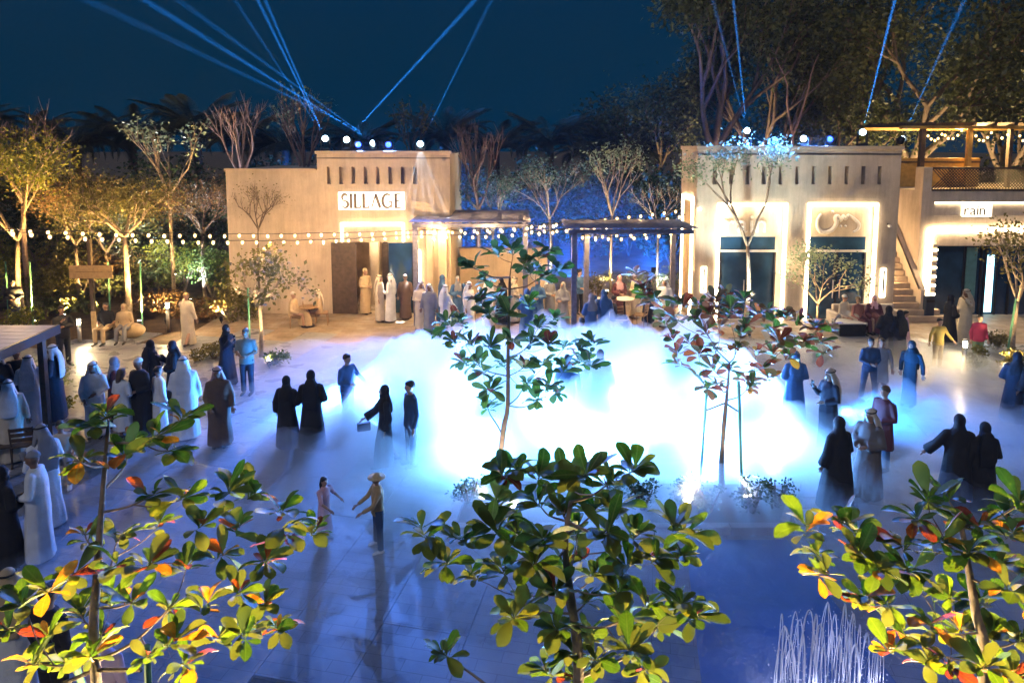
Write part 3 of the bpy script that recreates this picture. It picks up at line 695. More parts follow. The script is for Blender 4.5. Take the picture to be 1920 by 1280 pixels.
# shallow pool
m, t_, p_ = nodes('pool_water'); p_.inputs['Base Color'].default_value = (.05, .15, .40, 1); p_.inputs['Roughness'].default_value = .2
gp = t_.nodes.new('ShaderNodeNewGeometry'); nzz = t_.nodes.new('ShaderNodeTexNoise'); nzz.inputs['Scale'].default_value = 5; nzz.inputs['Detail'].default_value = 4; nzz.inputs['Distortion'].default_value = .6
bb = t_.nodes.new('ShaderNodeBump'); bb.inputs['Strength'].default_value = .5; bb.inputs['Distance'].default_value = .03
t_.links.new(gp.outputs['Position'], nzz.inputs['Vector']); t_.links.new(nzz.outputs[0], bb.inputs['Height']); t_.links.new(bb.outputs[0], p_.inputs['Normal'])
M_water = m
wq = [gnd(1285, 1012), gnd(1475, 1012), gnd(1850, 1500), gnd(1340, 1500)]
sheet('water', wq, .006, M_water)
# fountain jets
mj, tj, pj = nodes('falling_water'); pj.inputs['Base Color'].default_value = (.88, .9, .96, 1); pj.inputs['Roughness'].default_value = .25; pj.inputs['Alpha'].default_value = .6
fb = gnd(1560, 1380)
ft = wthing('fountain', tuple(fb), 'low fountain of thin white water jets in the shallow pool', 'fountain')
rj = random.Random(3)
tops = [(1466,1150),(1492,1145),(1518,1142),(1530,1150),(1552,1128),(1585,1132),(1600,1148),(1626,1185),(1648,1160),(1655,1172),(1480,1190),(1506,1185),(1560,1180),(1574,1190),(1612,1170),(1640,1196),(1472,1172),(1500,1160),(1538,1168),(1566,1150),(1592,1165),(1545,1205),(1484,1215),(1604,1205)]
for (a, b_) in tops:
    Yj = 7.45 + rj.uniform(-.25, .25); top = atY(a, b_, Yj)
    for s in range(2):
        dr = rj.uniform(.03, .10) * rj.choice((-1, 1)); dy = rj.uniform(-.08, .08)
        pts = []
        for i in range(13):
            u = i / 12; pts.append((top.x + dr*(2*u - 1) + rj.uniform(-.006, .006), Yj + dy*(2*u-1), .01 + (top.z - .01) * (1 - (2*u - 1)**2) ** .8))
        MB().tube(pts, [.0035 + .004*(1-abs(2*i/12-1)) for i in range(13)], 5).build('water_jet', mj, ft, True)
    dmb = MB()
    for k in range(22): dmb.ell((top.x + rj.uniform(-.13, .13), Yj + rj.uniform(-.05, .05), top.z * rj.uniform(.15, 1.03)), (rj.uniform(.004, .009),)*3, 5, 3)
    tag(dmb.build('droplets', mj, ft, True), kind='stuff')
MB().tube([(fb.x - .9, 7.45, .012), (fb.x + .9, 7.45, .012)], .03, 8).build('nozzle_pipe', M_dark, ft)
for q in (-.6, 0, .6):  # unseen pool lamps added to whiten the jets
    MB().tube([(fb.x + q, 7.2, .01), (fb.x + q, 7.2, .05)], .06, 10).build('added_pool_lamp', M_dark, ft)
    lamp('jet_fill_light', 'SPOT', (fb.x + q, 7.2, .08), 5, (.7, .72, 1), ft, .004, (fb.x + q, 7.45, 1), 120, .7)

# ================================================================== fog bank rolling over the plaza, and the floodlights hidden in it
def fog_layer(label, dens, hfun, x0, x1, y0, y1, step, seed):
    nx_, ny_ = int((x1-x0)/step) + 1, int((y1-y0)/step) + 1
    vs_, idx, hs_ = [], {}, {}
    for j in range(ny_):
        for i in range(nx_):
            x, y = x0 + i*step, y0 + j*step; h = hfun(x, y)
            hs_[i, j] = max(h, 0.0)
    fs = []
    def vid(i, j, top):
        k = (i, j, top)
        if k not in idx:
            z = .012 + seed*.001 + (hs_[i, j] if top else 0); 
            idx[k] = len(vs_); vs_.append((x0 + i*step, y0 + j*step, z))
        return idx[k]
    def act(i, j): return 0 <= i < nx_-1 and 0 <= j < ny_-1 and max(hs_[i,j], hs_[i+1,j], hs_[i,j+1], hs_[i+1,j+1]) > .015
    for j in range(ny_-1):
        for i in range(nx_-1):
            if not act(i, j): continue
            fs.append((vid(i,j,1), vid(i+1,j,1), vid(i+1,j+1,1), vid(i,j+1,1))); fs.append((vid(i,j,0), vid(i,j+1,0), vid(i+1,j+1,0), vid(i+1,j,0)))
            for (di, dj, e0, e1) in ((0,-1,(i,j),(i+1,j)), (1,0,(i+1,j),(i+1,j+1)), (0,1,(i+1,j+1),(i,j+1)), (-1,0,(i,j+1),(i,j))):
                if not act(i+di, j+dj): fs.append((vid(*e0,0), vid(*e1,0), vid(*e1,1), vid(*e0,1)))
    me = bpy.data.meshes.new('fog'); me.from_pydata(vs_, [], fs); me.update(); me.polygons.foreach_set('use_smooth', [True]*len(me.polygons))
    o = link('fog', me); me.materials.append(volmat('fog_%d' % seed, (.92, .96, 1), dens, 0.25)); tag(o, label, 'fog', kind='stuff')
    return o
def fbm(x, y, s, seed, oct=4):
    return noise.fractal(Vector((x*s, y*s, seed*7.3)), 1.0, 2.1, oct)
def sst(a, b, x):
    t = min(1, max(0, (x-a)/(b-a))); return t*t*(3-2*t)
def mask(x, y, xa, xb, ya, yb, e):
    return sst(xa, xa+e, x) * (1 - sst(xb-e, xb, x)) * sst(ya, ya+e, y) * (1 - sst(yb-e, yb, y))
FX = 1.4
fog_layer('thin mist hugging the whole plaza floor', .24, lambda x, y: mask(x, y, -9.5, 17, 4.6, 23, 3.0) * (.42 + .30*fbm(x, y, .6, 1)), -9.6, 17.2, 4.4, 23.2, .2, 1)
fog_layer('low drifting fog around the standing couples', .36, lambda x, y: mask(x, y, -6.6, 15.5, 8.2, 21.6, 2.8) * (.66 + .62*fbm(x, y, .7, 2)) , -6.8, 15.7, 8.0, 21.8, .15, 2)
fog_layer('thick white fog bank lit blue in the plaza centre', .42, lambda x, y: mask(x, y, -5.2, 7.8, 11.6, 20.4, 2.4) * (1.2 + .7*fbm(x, y, .75, 3, 5)), -5.4, 9.2, 11.4, 20.6, .12, 3)
fog_layer('billowing crest of the bright fog bank', 1.1, lambda x, y: mask(x, y, -4.6, 6.5, 13.2, 19.8, 1.6) * (1.52 + .85*fbm(x, y, .9, 9, 6)), -4.8, 8.2, 13.2, 20, .10, 4)
M_flood = emat('floodlight_lens', (.2, .6, 1.0), 12)
FLP = 1700
FL = [(-2.7, 18.0, .7), (-.9, 18.3, 1.2), (1.3, 18.2, 1.2), (3.6, 18.3, 1.2), (5.9, 18.2, 1.0), (-3.3, 16.2, .8), (-1.3, 16.0, 1.0), (.9, 16.0, 1.0), (2.6, 16.6, 1.3), (3.0, 15.2, .9), (.9, 15.0, .8), (4.8, 16.0, 1.1), (5.8, 17.0, .9), (-.8, 14.0, .8), (1.7, 13.9, .8), (4.2, 14.0, .8), (5.6, 14.2, .4)]
for k, (fx, fy, pw_) in enumerate(FL):
    t = wthing('floodlight', (fx, fy, 0), 'low blue floodlight glowing inside the fog bank', 'floodlight', 'floodlights in the fog')
    box('housing', fx - .16, fx + .16, fy - .06, fy + .10, .10, .34, M_dark, t, .015); box('lens', fx - .13, fx + .13, fy - .075, fy - .062, .13, .31, M_flood, t)
    box('bracket', fx - .18, fx + .18, fy - .02, fy + .02, .0, .099, M_dark, t)
    lamp('flood_glow', 'SPOT', (fx, fy - .14, .30), FLP*pw_, (.14, .40, 1.0), t, .12, (fx, fy - 3, 1.3), 168, .5)
for k, (fx, fy, ax_, ay_, lb) in enumerate(((-4.0, 16.6, -9, 14.5, 'added side floodlight facing the white robed crowd'), (7.6, 15.6, 13, 13.5, 'added side floodlight facing the women arm in arm'))):  # unseen floods added for blue rims and lit mist at the sides
    t = wthing('floodlight', (fx, fy, 0), lb, 'floodlight', 'floodlights in the fog'); dd = Vector((ax_ - fx, ay_ - fy, 0)).normalized()
    c = Vector((fx, fy, .22)); MB().tube([c - dd*.10, c + dd*.06], [.10, .14], 12).build('housing', M_dark, t, True); MB().tube([c + dd*.061, c + dd*.07], .12, 12).build('lens', M_flood, t); MB().tube([c + Vector((0, 0, -.22)), c + Vector((0, 0, -.08))], .03, 6).build('stand', M_dark, t)
    lamp('flood_glow', 'SPOT', c + dd*.16, (1300, 900)[k], (.03, .27, 1.0), t, .1, (ax_, ay_, 1.2), 110, .7)
# stage haze drifting behind the shops, lit by the added blue wash lights
fog_layer('blue lit stage haze drifting among the trees behind the shops', .016, lambda x, y: mask(x, y, -13, 9.5, 29, 50, 4.0) * (4.6 + 1.6*fbm(x, y, .25, 5)), -13.2, 9.7, 28.8, 50.2, .5, 5)

# night air over the whole place: it shows the searchlight beams and softens the lamps
hz_ = MB().box(-60, 60, -4, 60, -1, 21).build('haze', volmat('night_haze', (.9, .95, 1), .00022)); tag(hz_, 'thin night haze over the plaza', 'haze', kind='stuff')

# ================================================================== bollard lamps, kiosk, sign post, furniture
M_steel = mat('brushed_steel', (.55, .53, .5), .3, .1, 10, 0, 1, .9)
M_lampw = emat('bollard_lamp', (1, .86, .6), 40)
def bollard(px, py, h, label, power, fallx):
    c = gnd(px, py); t = wthing('bollard_lamp', tuple(c), label, 'bollard lamp', 'bollard lamps along the garden paths')
    MB().tube([c + Vector((0, 0, -.02)), c + Vector((0, 0, h - .22))], .06, 12).build('post', M_steel, t, True)
    MB().tube([c + Vector((0, 0, h - .22)), c + Vector((0, 0, h - .05))], .05, 12).build('lamp', M_lampw, t, True)
    MB().tube([c + Vector((0, 0, h - .05)), c + Vector((0, 0, h))], [.08, .07], 12).build('cap', M_steel, t, True)
    lamp('bollard_light', 'SPOT', c + Vector((fallx*.12, -.12, h - .12)), power, (1, .72, .36), t, .05, c + Vector((fallx*1.6, -.9, -.2)), 85, .8)
bollard(316, 620, 1.05, 'white glowing bollard lamp at the edge of the garden path', 70, .6)
bollard(1806, 700, 1.0, 'steel bollard lamp throwing a pool of light on the paving', 80, -1)
bollard(150, 640, .8, 'short bollard lamp beside the man in black', 70, 1)
# kiosk with slatted roof, left edge
kz = 2.55
k = wthing('kiosk', tuple(gnd(40, 800)), 'garden kiosk with a flat violet grey slatted roof', 'kiosk')
e0, e1 = gnd(108, 614, kz), gnd(0, 662, kz); edir = (e1 - e0).normalized(); bdir = Vector((-1, .02, 0))
M_roof = mat('grey_roof_boards', (.40, .38, .42), .5, .15, 5, .2, 20)
for i in range(9):
    a = e0 + edir * (i * .27); b_ = a + edir * .255
    mbk = MB(); q = [a, a + bdir*5, b_ + bdir*5, b_]
    mbk.v = [(p.x, p.y, kz) for p in q] + [(p.x, p.y, kz + .05) for p in q]; mbk.f = [(0,3,2,1),(4,5,6,7),(0,1,5,4),(1,2,6,5),(2,3,7,6),(3,0,4,7)]
    mbk.build('roof_board', M_roof, k)
mbk = MB(); a, b_ = e0, e0 + edir*2.43; q = [a, b_, b_ + Vector((.06, 0, 0)), a + Vector((.06, 0, 0))]
mbk.v = [(p.x, p.y, kz - .12) for p in q] + [(p.x, p.y, kz + .07) for p in q]; mbk.f = [(0,3,2,1),(4,5,6,7),(0,1,5,4),(1,2,6,5),(2,3,7,6),(3,0,4,7)]
mbk.build('fascia', M_dark, k)
for p in (e0 + edir*.2 + Vector((-.25, 0, 0)), e0 + edir*2.2 + Vector((-.25, 0, 0)), e0 + Vector((-2.6, -.2, 0)), e0 + edir*2.2 + Vector((-2.6, 0, 0))): box('post', p.x - .06, p.x + .06, p.y - .06, p.y + .06, -.02, kz - .003, M_wood, k)
# wooden board sign on a dark post
c = gnd(176, 622); t = wthing('sign_board', tuple(c), 'pale two plank timber board on a dark post in the garden', 'sign')
za, zb_ = atY(170, 522, c.y).z, atY(170, 497, c.y).z; xa, xb = atY(131, 510, c.y).x, atY(212, 510, c.y).x
box('post', c.x - .06, c.x + .06, c.y, c.y + .12, -.02, zb_ + .9, M_wood, t, .01)
hz = (zb_ - za) / 2
for i in range(2): box('plank', xa, xb, c.y - .05, c.y - .003, za + i*hz + .006, za + (i+1)*hz - .006, M_timber, t, .006)
box('foot_board', c.x - .02, c.x + .16, c.y - .09, c.y - .055, .0, .75, M_timber, t, .006)
# pale rounded seat
c = gnd(249, 632); tag(bevel(MB().ell((c.x, c.y, .24), (.42, .34, .25), 16, 8, -.9, .9).build('garden_pouf', mat('cream_pouf', (.6, .45, .28), .8, .1, 6, .2, 30), None, True), .005), 'cream rounded garden pouf beside the seated pair', 'pouf')

def chair(c, rz, label, m=M_wood, group='cafe chairs'):
    t = empty('chair', tuple(c), rz, label, 'chair', group)
    bevel(MB().box(-.22, .22, -.22, .22, .42, .46).build('seat', m, t), .01)
    for a in (-1, 1):
        for b_ in (-1, 1): MB().tube([(a*.19, b_*.19, .42), (a*.21, b_*.22, 0)], .018, 6).build('leg', m, t)
        MB().tube([(a*.20, .20, .46), (a*.20, .26, .86)], .017, 6).build('back_post', m, t)
    for q in range(3): MB().box(-.20, .20, .215 + q*.016, .235 + q*.016, .56 + q*.11, .63 + q*.11).build('back_slat', m, t)
    return t
def round_table(c, h, r, label, m, group='cafe tables'):
    t = empty('cafe_table', tuple(c), 0, label, 'table', group)
    MB().tube([(0, 0, h - .03), (0, 0, h)], r, 20).build('table_top', m, t); MB().tube([(0, 0, .03), (0, 0, h - .031)], .035, 8).build('stem', M_dark, t); MB().tube([(0, 0, 0), (0, 0, .03)], r*.6, 16).build('base', M_dark, t)
    return t
M_teak = mat('teak_furniture', (.28, .17, .09), .6, .2, 8, .2, 20)
chair(gnd(52, 868), R(200), 'brown timber chair behind the man in the pale robe near the kiosk', M_wood); chair(gnd(8, 872), R(20), 'brown timber chair at the kiosk side of the white robed crowd', M_wood)
chair(gnd(556, 612), R(-70), 'teak chair under the man seated beside the SILLAGE wing', M_teak); chair(gnd(604, 608), R(100), 'teak chair near the potted plant by the SILLAGE door', M_teak)
round_table(gnd(580, 611), .72, .36, 'small round cafe table between the two seated men', M_teak)
for (a, b_, lb) in ((1125, 612, 'tall bistro table next to the pergola guests'), (1170, 610, 'bistro table behind the blue robed women')): round_table(gnd(a, b_), 1.0, .34, lb, M_curtain)
for (a, b_, rz, lb) in ((1165, 622, 20, 'pale lounge chair with a violet cushion under the pergola'), (1200, 612, -120, 'pale lounge chair beside the bistro table')): chair(gnd(a, b_), R(rz), lb, M_teak)
# sofa and box table outside the square shop
M_sofa = mat('pale_outdoor_fabric', (.45, .38, .32), .9, .1, 6, .2, 40)
c = gnd(1625, 615); t = empty('outdoor_sofa', tuple(c), 0, 'pale outdoor sofa with the seated group outside the square shop', 'sofa')
for nm, q in (('seat', (-1.1, 1.1, -.35, .35, .16, .42)), ('backrest', (-1.1, 1.1, .28, .45, .422, .80)), ('armrest', (-1.28, -1.102, -.35, .45, .0, .6)), ('armrest', (1.102, 1.28, -.35, .45, .0, .6)), ('plinth', (-1.05, 1.05, -.3, .4, 0, .158))): bevel(MB().box(*q).build(nm, M_sofa if nm != 'plinth' else M_dark, t), .04)
c = gnd(1590, 626); t = empty('box_table', tuple(c), 0, 'dark box table with a white top beside the outdoor sofa', 'table')
bevel(MB().box(-.45, .45, -.3, .3, 0, .42).build('body', M_dark, t), .01); bevel(MB().box(-.48, .48, -.33, .33, .421, .47).build('top', M_curtain, t), .008)
# tall dark planter by the terrace shop door
c = gnd(1737, 600); t = empty('litter_bin', tuple(c), 0, 'dark slim litter bin at the foot of the stairs', 'bin')
bevel(MB().box(-.17, .17, -.17, .17, 0, .95).build('body', mat('blue_black_bin', (.03, .04, .06), .4), t), .02); MB().box(-.15, .15, -.185, -.172, .72, .82).build('slot', M_dark, t)
# ================================================================== plants
def islandmat(name, c1, c2, rough=.5, trans=.35):
    if name in MATS: return MATS[name]
    m, t, p = nodes(name)
    g = t.nodes.new('ShaderNodeNewGeometry'); rp = t.nodes.new('ShaderNodeValToRGB')
    rp.color_ramp.elements[0].color = (*c1, 1); rp.color_ramp.elements[1].color = (*c2, 1)
    t.links.new(g.outputs['Random Per Island'], rp.inputs[0]); t.links.new(rp.outputs[0], p.inputs['Base Color']); p.inputs['Roughness'].default_value = rough
    tl = t.nodes.new('ShaderNodeBsdfTranslucent'); t.links.new(rp.outputs[0], tl.inputs[0])
    ms = t.nodes.new('ShaderNodeMixShader'); ms.inputs[0].default_value = trans
    t.links.new(p.outputs[0], ms.inputs[1]); t.links.new(tl.outputs[0], ms.inputs[2]); t.links.new(ms.outputs[0], t.nodes['Material Output'].inputs['Surface'])
    MATS[name] = m
    return m
M_bark = mat('pale_bark', (.30, .22, .15), .85, .3, 14, .5, 40)
M_barkd = mat('dark_bark', (.13, .09, .065), .9, .3, 12, .5, 40)
M_barkw = mat('reddish_bark', (.24, .15, .12), .85, .25, 12, .4, 40)
M_stake = mat('green_tree_stake', (.045, .16, .09), .6, .15, 6)
def leaf_mesh(name, bend, fold, wd):
    prof = [(0, .02), (.12, .03), (.3, .13), (.5, .215), (.7, .26), (.86, .22), (.96, .10), (1.0, .0)]
    mb = MB(); n = len(prof)
    for (u, h) in prof:
        x = u * math.cos(bend*u*.5); z = -math.sin(bend*u*.6) * u * .55; h *= wd
        for s in (-1, 0, 1): mb.v.append((x, s*h, z + abs(s)*h*fold + rnd.uniform(-.01, .01)))
    for i in range(n-1):
        for s in (0, 1): a = i*3 + s; mb.f.append((a, a+1, a+4, a+3))
    return mb.mesh(name, True)
LEAF_GEO = [(.5, .25, .78), (.9, .35, .88), (.2, .15, .72), (1.3, .3, .82)]
def leafset(m):
    r = []
    for g in LEAF_GEO:
        me = leaf_mesh('leaf', *g); me.materials.append(m); r.append(me)
    return r
G1, G2, G3 = (.075, .125, .012), (.11, .16, .015), (.05, .095, .012)
Y1, O1, R1, R2 = (.24, .21, .02), (.50, .16, .015), (.40, .07, .012), (.22, .028, .02)
M_leafL = leafmat('almond_leaves_mixed', [G1, G2, G3, O1, G2, Y1, G1, G2, O1, G3, R1, G2, G1, R2])
M_leafC = leafmat('almond_leaves_green', [G1, G2, G3, G1, G3, G2, G1, G3, G1, R2, G2, G1, G3, Y1])
M_leafM = leafmat('almond_leaves_dark_green', [(.05, .095, .025), (.065, .12, .03), (.04, .08, .03), (.05, .095, .025), (.075, .12, .03), (.04, .08, .025), (.05, .1, .03), (.16, .025, .03)], trans=.3)
M_leafR = leafmat('almond_leaves_red', [(.06, .10, .025), R2, (.05, .085, .03), (.30, .05, .025), (.06, .10, .03), (.42, .11, .02), (.05, .08, .025), (.16, .03, .03), (.09, .12, .02)], trans=.35)
M_leafL2 = islandmat('almond_inner_foliage', (.055, .085, .01), (.17, .17, .02), .5, .5)
def spline(P, k=4):
    Q = []
    for i in range(len(P)-1):
        for s in range(k):
            t = s/k; p0 = P[max(i-1, 0)]; p3 = P[min(i+2, len(P)-1)]
            Q.append(0.5*((2*P[i]) + (P[i+1]-p0)*t + (2*p0 - 5*P[i] + 4*P[i+1] - p3)*t*t + (-p0 + 3*P[i] - 3*P[i+1] + p3)*t**3))
    Q.append(P[-1]); return Q
def almond(label, base, trunk, r0, tips, Yc, dj, ll, m, per, extra=0, seed=1, bark=None, m2=None, group='slim young almond trees of the plaza'):
    """base: ground point; trunk: world points from the ground to the leader's end; tips: pixels of the leaf rosettes"""
    rr = random.Random(seed); bark = bark or M_bark
    t = wthing('almond_tree', tuple(base), label, 'tree', group)
    tp = spline([Vector(p) for p in trunk], 4); n = len(tp)
    MB().tube(tp, [r0*(1 - .72*i/(n-1)) for i in range(n)], 9).build('trunk', bark, t, True)
    ms_ = leafset(m); inner = MB(); cnt = 0
    zlow = min(p.z for p in tp) + (max(p.z for p in tp) - min(p.z for p in tp)) * .30
    nodes_ = [(p, r0*.5) for p in tp if p.z > zlow]
    T = [atY(a, b, Yc + rr.uniform(-dj, dj)) for (a, b) in tips]
    T.sort(key=lambda q: min((q - p).length for p, _ in nodes_))
    for tip in T:
        def cost(n):
            v = tip - n[0]; h = v.xy.length
            return v.length + (1.2*max(0, h*.25 - v.z)) + (.35*v.length if n[1] < .008 else 0)
        st, rs = min(nodes_, key=cost)
        L = (tip - st).length; mid = st.lerp(tip, .5) + Vector((rr.uniform(-.06, .06)*L, rr.uniform(-.06, .06)*L, -.09*L))
        bp = spline([st, mid, tip.lerp(mid, .4) + Vector((rr.uniform(-.05, .05)*L, 0, 0)), tip], 3)
        rb = min(rs*.75, .007 + .011*L)
        rads = [rb*(1 - .62*i/(len(bp)-1)) for i in range(len(bp))]
        MB().tube(bp, rads, 5).build('branch', bark, t, True)
        nodes_ += [(p, q) for p, q in list(zip(bp, rads))[2:-1:2]]
        ax = (tip - bp[-3]).normalized(); ph = rr.uniform(0, 6.28)
        for k in range(per + extra):
            az = ph + k*2.39996; el = R(rr.uniform(-15, 55)); s_ = ll*rr.uniform(.5, 1.3)
            d = Vector((math.cos(az)*math.cos(el), math.sin(az)*math.cos(el), math.sin(el))); d = (d + ax*.35).normalized()
            side = d.cross(Vector((rr.uniform(-.35, .35), rr.uniform(-.35, .35), 1))).normalized(); up = side.cross(d)
            mtx = Matrix((( d.x, -side.x, up.x), (d.y, -side.y, up.y), (d.z, -side.z, up.z))).to_4x4()
            pos = tip - ax*rr.uniform(0, .10)*ll*4 if k > 3 else tip
            M_ = Matrix.Translation(pos) @ mtx @ Matrix.Rotation(rr.uniform(-.5, .5), 4, 'X') @ Matrix.Scale(s_, 4)
            me = ms_[rr.randrange(4)]
            if k < per and cnt < 300:
                o = bpy.data.objects.new('leaf', me); COL.objects.link(o); o.parent = t
                o.matrix_parent_inverse = Matrix.Translation(-t.location); o.matrix_basis = M_; cnt += 1
            else:
                b_ = len(inner.v); inner.v += [tuple(M_ @ v.co) for v in me.vertices]; inner.f += [tuple(b_ + i for i in p.vertices) for p in me.polygons]
    if inner.v: tag(inner.build('inner_foliage', m2 or M_leafL2, t, True), kind='stuff')
    return t
def stake(t, a, b, r=.028):
    MB().tube([a, b], r, 8).build('stake', M_stake, t)
# three trees close by, seen from above
tl_ = [(165,800),(200,775),(245,830),(300,815),(345,780),(330,845),(150,865),(235,850),(290,925),(345,935),(430,920),(480,925),(530,960),(595,990),(450,985),(380,985),(300,980),(230,1000),(160,1000),(420,1040),(500,1050),(540,1010),(350,1060),(280,1060),(220,1060),(130,1080),(90,1110),(40,1130),(15,1180),(90,1190),(150,1150),(190,1190),(250,1130),(320,1140),(390,1130),(450,1110),(500,1130),(480,1170),(525,1180),(410,1195),(330,1200),(280,1235),(350,1250),(460,1200),(120,1240),(60,1245),(210,1120),(170,1230)]
Yl = 5.3; bL = Vector((atY(190, 1280, Yl).x, Yl, 0))
tL = almond('young almond tree with many orange leaves and a tall bare leader', bL, [bL, atY(178, 1240, Yl), atY(182, 1080, Yl), atY(190, 960, Yl), atY(203, 800, Yl)], .05, tl_, Yl, .55, .225, M_leafL, 6, 6, 11)
stake(tL, (bL.x + .42, Yl - .1, -.03), tuple(atY(275, 1210, Yl - .1))); stake(tL, (bL.x - .12, Yl + .5, -.03), tuple(atY(135, 1225, Yl + .1)))
MB().tube([atY(265, 1255, Yl - .1), atY(178, 1255, Yl), atY(120, 1280, Yl)], .018, 6).build('tie_bar', M_barkd, tL)
tc_ = [(940,890),(970,880),(1010,890),(1060,900),(1100,890),(1150,900),(1190,880),(930,940),(1120,950),(1160,950),(1050,950),(1000,940),(790,990),(860,1010),(920,990),(970,1000),(1020,1010),(1080,1000),(1140,1000),(1200,1000),(1270,985),(1295,1000),(1280,1040),(1230,1050),(835,1060),(880,1080),(940,1060),(1000,1060),(1060,1060),(1120,1070),(1180,1060),(980,1130),(960,1160),(1040,1110),(1100,1120),(1160,1110),(1220,1130),(1280,1130),(1305,1155),(1240,1170),(1180,1160),(1040,1180),(1100,1190),(1060,1230),(1120,1240),(1180,1220),(1020,1255),(830,1225),(1210,1250),(1080,1270)]
Yc_ = 5.2; bC = Vector((atY(1090, 1280, Yc_).x, Yc_, 0))
tC = almond('dense dark green almond tree with one red leaf tuft', bC, [bC, atY(1085, 1270, Yc_), atY(1075, 1150, Yc_), atY(1060, 1030, Yc_), atY(1070, 940, Yc_)], .055, tc_, Yc_, .6, .225, M_leafC, 6, 10, 12)
tr_ = [(1510,985),(1570,975),(1595,990),(1530,1040),(1535,1080),(1610,1040),(1640,1065),(1740,935),(1770,925),(1720,975),(1790,975),(1690,1020),(1700,1070),(1840,990),(1890,965),(1912,940),(1900,995),(1760,1015),(1820,1040),(1880,1055),(1620,1120),(1660,1130),(1600,1125),(1720,1100),(1780,1120),(1840,1120),(1900,1110),(1680,1180),(1740,1170),(1800,1180),(1860,1190),(1915,1200),(1665,1220),(1720,1240),(1780,1250),(1850,1250),(1900,1265),(1950,1080),(1960,1180),(1940,1010)]
Yr_ = 5.0; bR = Vector((atY(1850, 1280, Yr_).x, Yr_, 0))
tR = almond('almond tree with yellow green leaves spreading over the fountain', bR, [bR, atY(1845, 1270, Yr_), atY(1830, 1150, Yr_), atY(1815, 1060, Yr_), atY(1800, 970, Yr_)], .055, tr_, Yr_, .55, .225, M_leafL, 7, 6, 13)
# two slim trees in the planting bed
bm1 = gnd(945, 948); Y1_ = bm1.y
t1_ = [(880,500),(905,525),(930,475),(960,468),(985,492),(1010,482),(1030,468),(1050,505),(1020,520),(995,512),(900,560),(930,560),(860,600),(838,606),(850,640),(880,640),(915,590),(955,590),(990,570),(1015,610),(1040,600),(890,680),(920,650),(960,640),(1000,640),(1030,645),(1060,650),(1090,650),(1112,640),(870,680),(905,700),(945,680),(985,685),(1020,680),(1060,690),(1090,680),(1108,686),(920,735),(990,720),(1030,725),(1045,738),(1010,752),(915,762),(822,628)]
tm1 = almond('slim green almond tree standing before the white fog', bm1, [bm1, atY(937, 880, Y1_), atY(945, 800, Y1_), atY(952, 760, Y1_), atY(953, 640, Y1_), atY(956, 520, Y1_)], .07, t1_, Y1_, .9, .30, M_leafM, 6, 9, 21, M_barkd, islandmat('almond_inner_green', (.04, .08, .025), (.08, .13, .03)))
bm2 = gnd(1355, 928); Y2_ = bm2.y
t2_ = [(1190,512),(1205,540),(1230,560),(1250,582),(1215,560),(1265,600),(1280,572),(1300,600),(1310,572),(1340,562),(1360,552),(1370,582),(1395,562),(1420,590),(1440,580),(1470,590),(1500,600),(1530,612),(1556,612),(1540,640),(1510,640),(1480,640),(1450,620),(1400,610),(1350,610),(1320,620),(1290,640),(1260,630),(1270,682),(1268,660),(1310,660),(1340,650),(1380,650),(1420,660),(1450,660),(1480,672),(1430,690),(1400,710),(1410,725),(1345,722),(1325,728),(1370,690),(1460,640),(1545,662),(1390,625),(1335,690),(1440,708),(1240,600),(1380,590),(1330,590)]
tm2 = almond('spreading almond tree of red leaves held by green stakes', bm2, [bm2, atY(1352, 880, Y2_), atY(1357, 800, Y2_), atY(1362, 750, Y2_), atY(1368, 680, Y2_)], .065, t2_, Y2_, .9, .285, M_leafR, 6, 8, 22, M_barkd, islandmat('almond_inner_red', (.05, .08, .02), (.30, .05, .02)))
stake(tm2, tuple(gnd(1312, 918)), tuple(atY(1326, 725, gnd(1312, 918).y))); stake(tm2, tuple(gnd(1392, 948)), tuple(atY(1385, 715, gnd(1392, 948).y)))
MB().tube([atY(1322, 770, gnd(1312, 918).y), atY(1360, 755, Y2_)], .02, 6).build('tie_bar', M_barkd, tm2); MB().tube([atY(1386, 772, gnd(1392, 948).y), atY(1362, 757, Y2_)], .02, 6).build('tie_bar', M_barkd, tm2)

# ------------------------------------------------------------------ general trees
def grow(mb, p, d, L, r, depth, rr, tips, spread, up, nb, seg=5):
    q = p.copy(); pts = [p.copy()]; dd = d.copy()
    for i in range(3):
        dd = (dd + Vector((rr.uniform(-1, 1), rr.uniform(-1, 1), rr.uniform(-.3, 1)*up))*.16).normalized(); q = q + dd*L/3; pts.append(q.copy())
    mb.tube(pts, [r, r*.88, r*.76, r*.62], seg, depth == 0)
    if depth == 0:
        tips.append((q, dd)); tips.append((pts[2], dd)); return
    for k in range(nb):
        ax = dd.orthogonal().normalized(); ax.rotate(Matrix.Rotation(rr.uniform(0, 6.283), 3, dd))
        nd = (dd*math.cos(spread) + ax*math.sin(spread)*rr.uniform(.6, 1.25) + Vector((0, 0, up*.25))).normalized()
        grow(mb, (q if k < 2 else pts[2]), nd, L*rr.uniform(.62, .85), r*.62, depth-1, rr, tips, spread, up, nb, max(3, seg-1))
def leafcard(mb, p, s, rr, droop=0.0):
    d = Vector((rr.gauss(0, 1), rr.gauss(0, 1), rr.gauss(0, .7) - droop)).normalized(); e = d.cross(Vector((rr.gauss(0, 1), rr.gauss(0, 1), rr.gauss(0, 1)))).normalized()*.30
    a = s*rr.uniform(.6, 1.3); b = len(mb.v)
    mb.v += [tuple(p), tuple(p + (d*.5 + e)*a), tuple(p + d*a), tuple(p + (d*.5 - e)*a)]; mb.f.append((b, b+1, b+2, b+3))
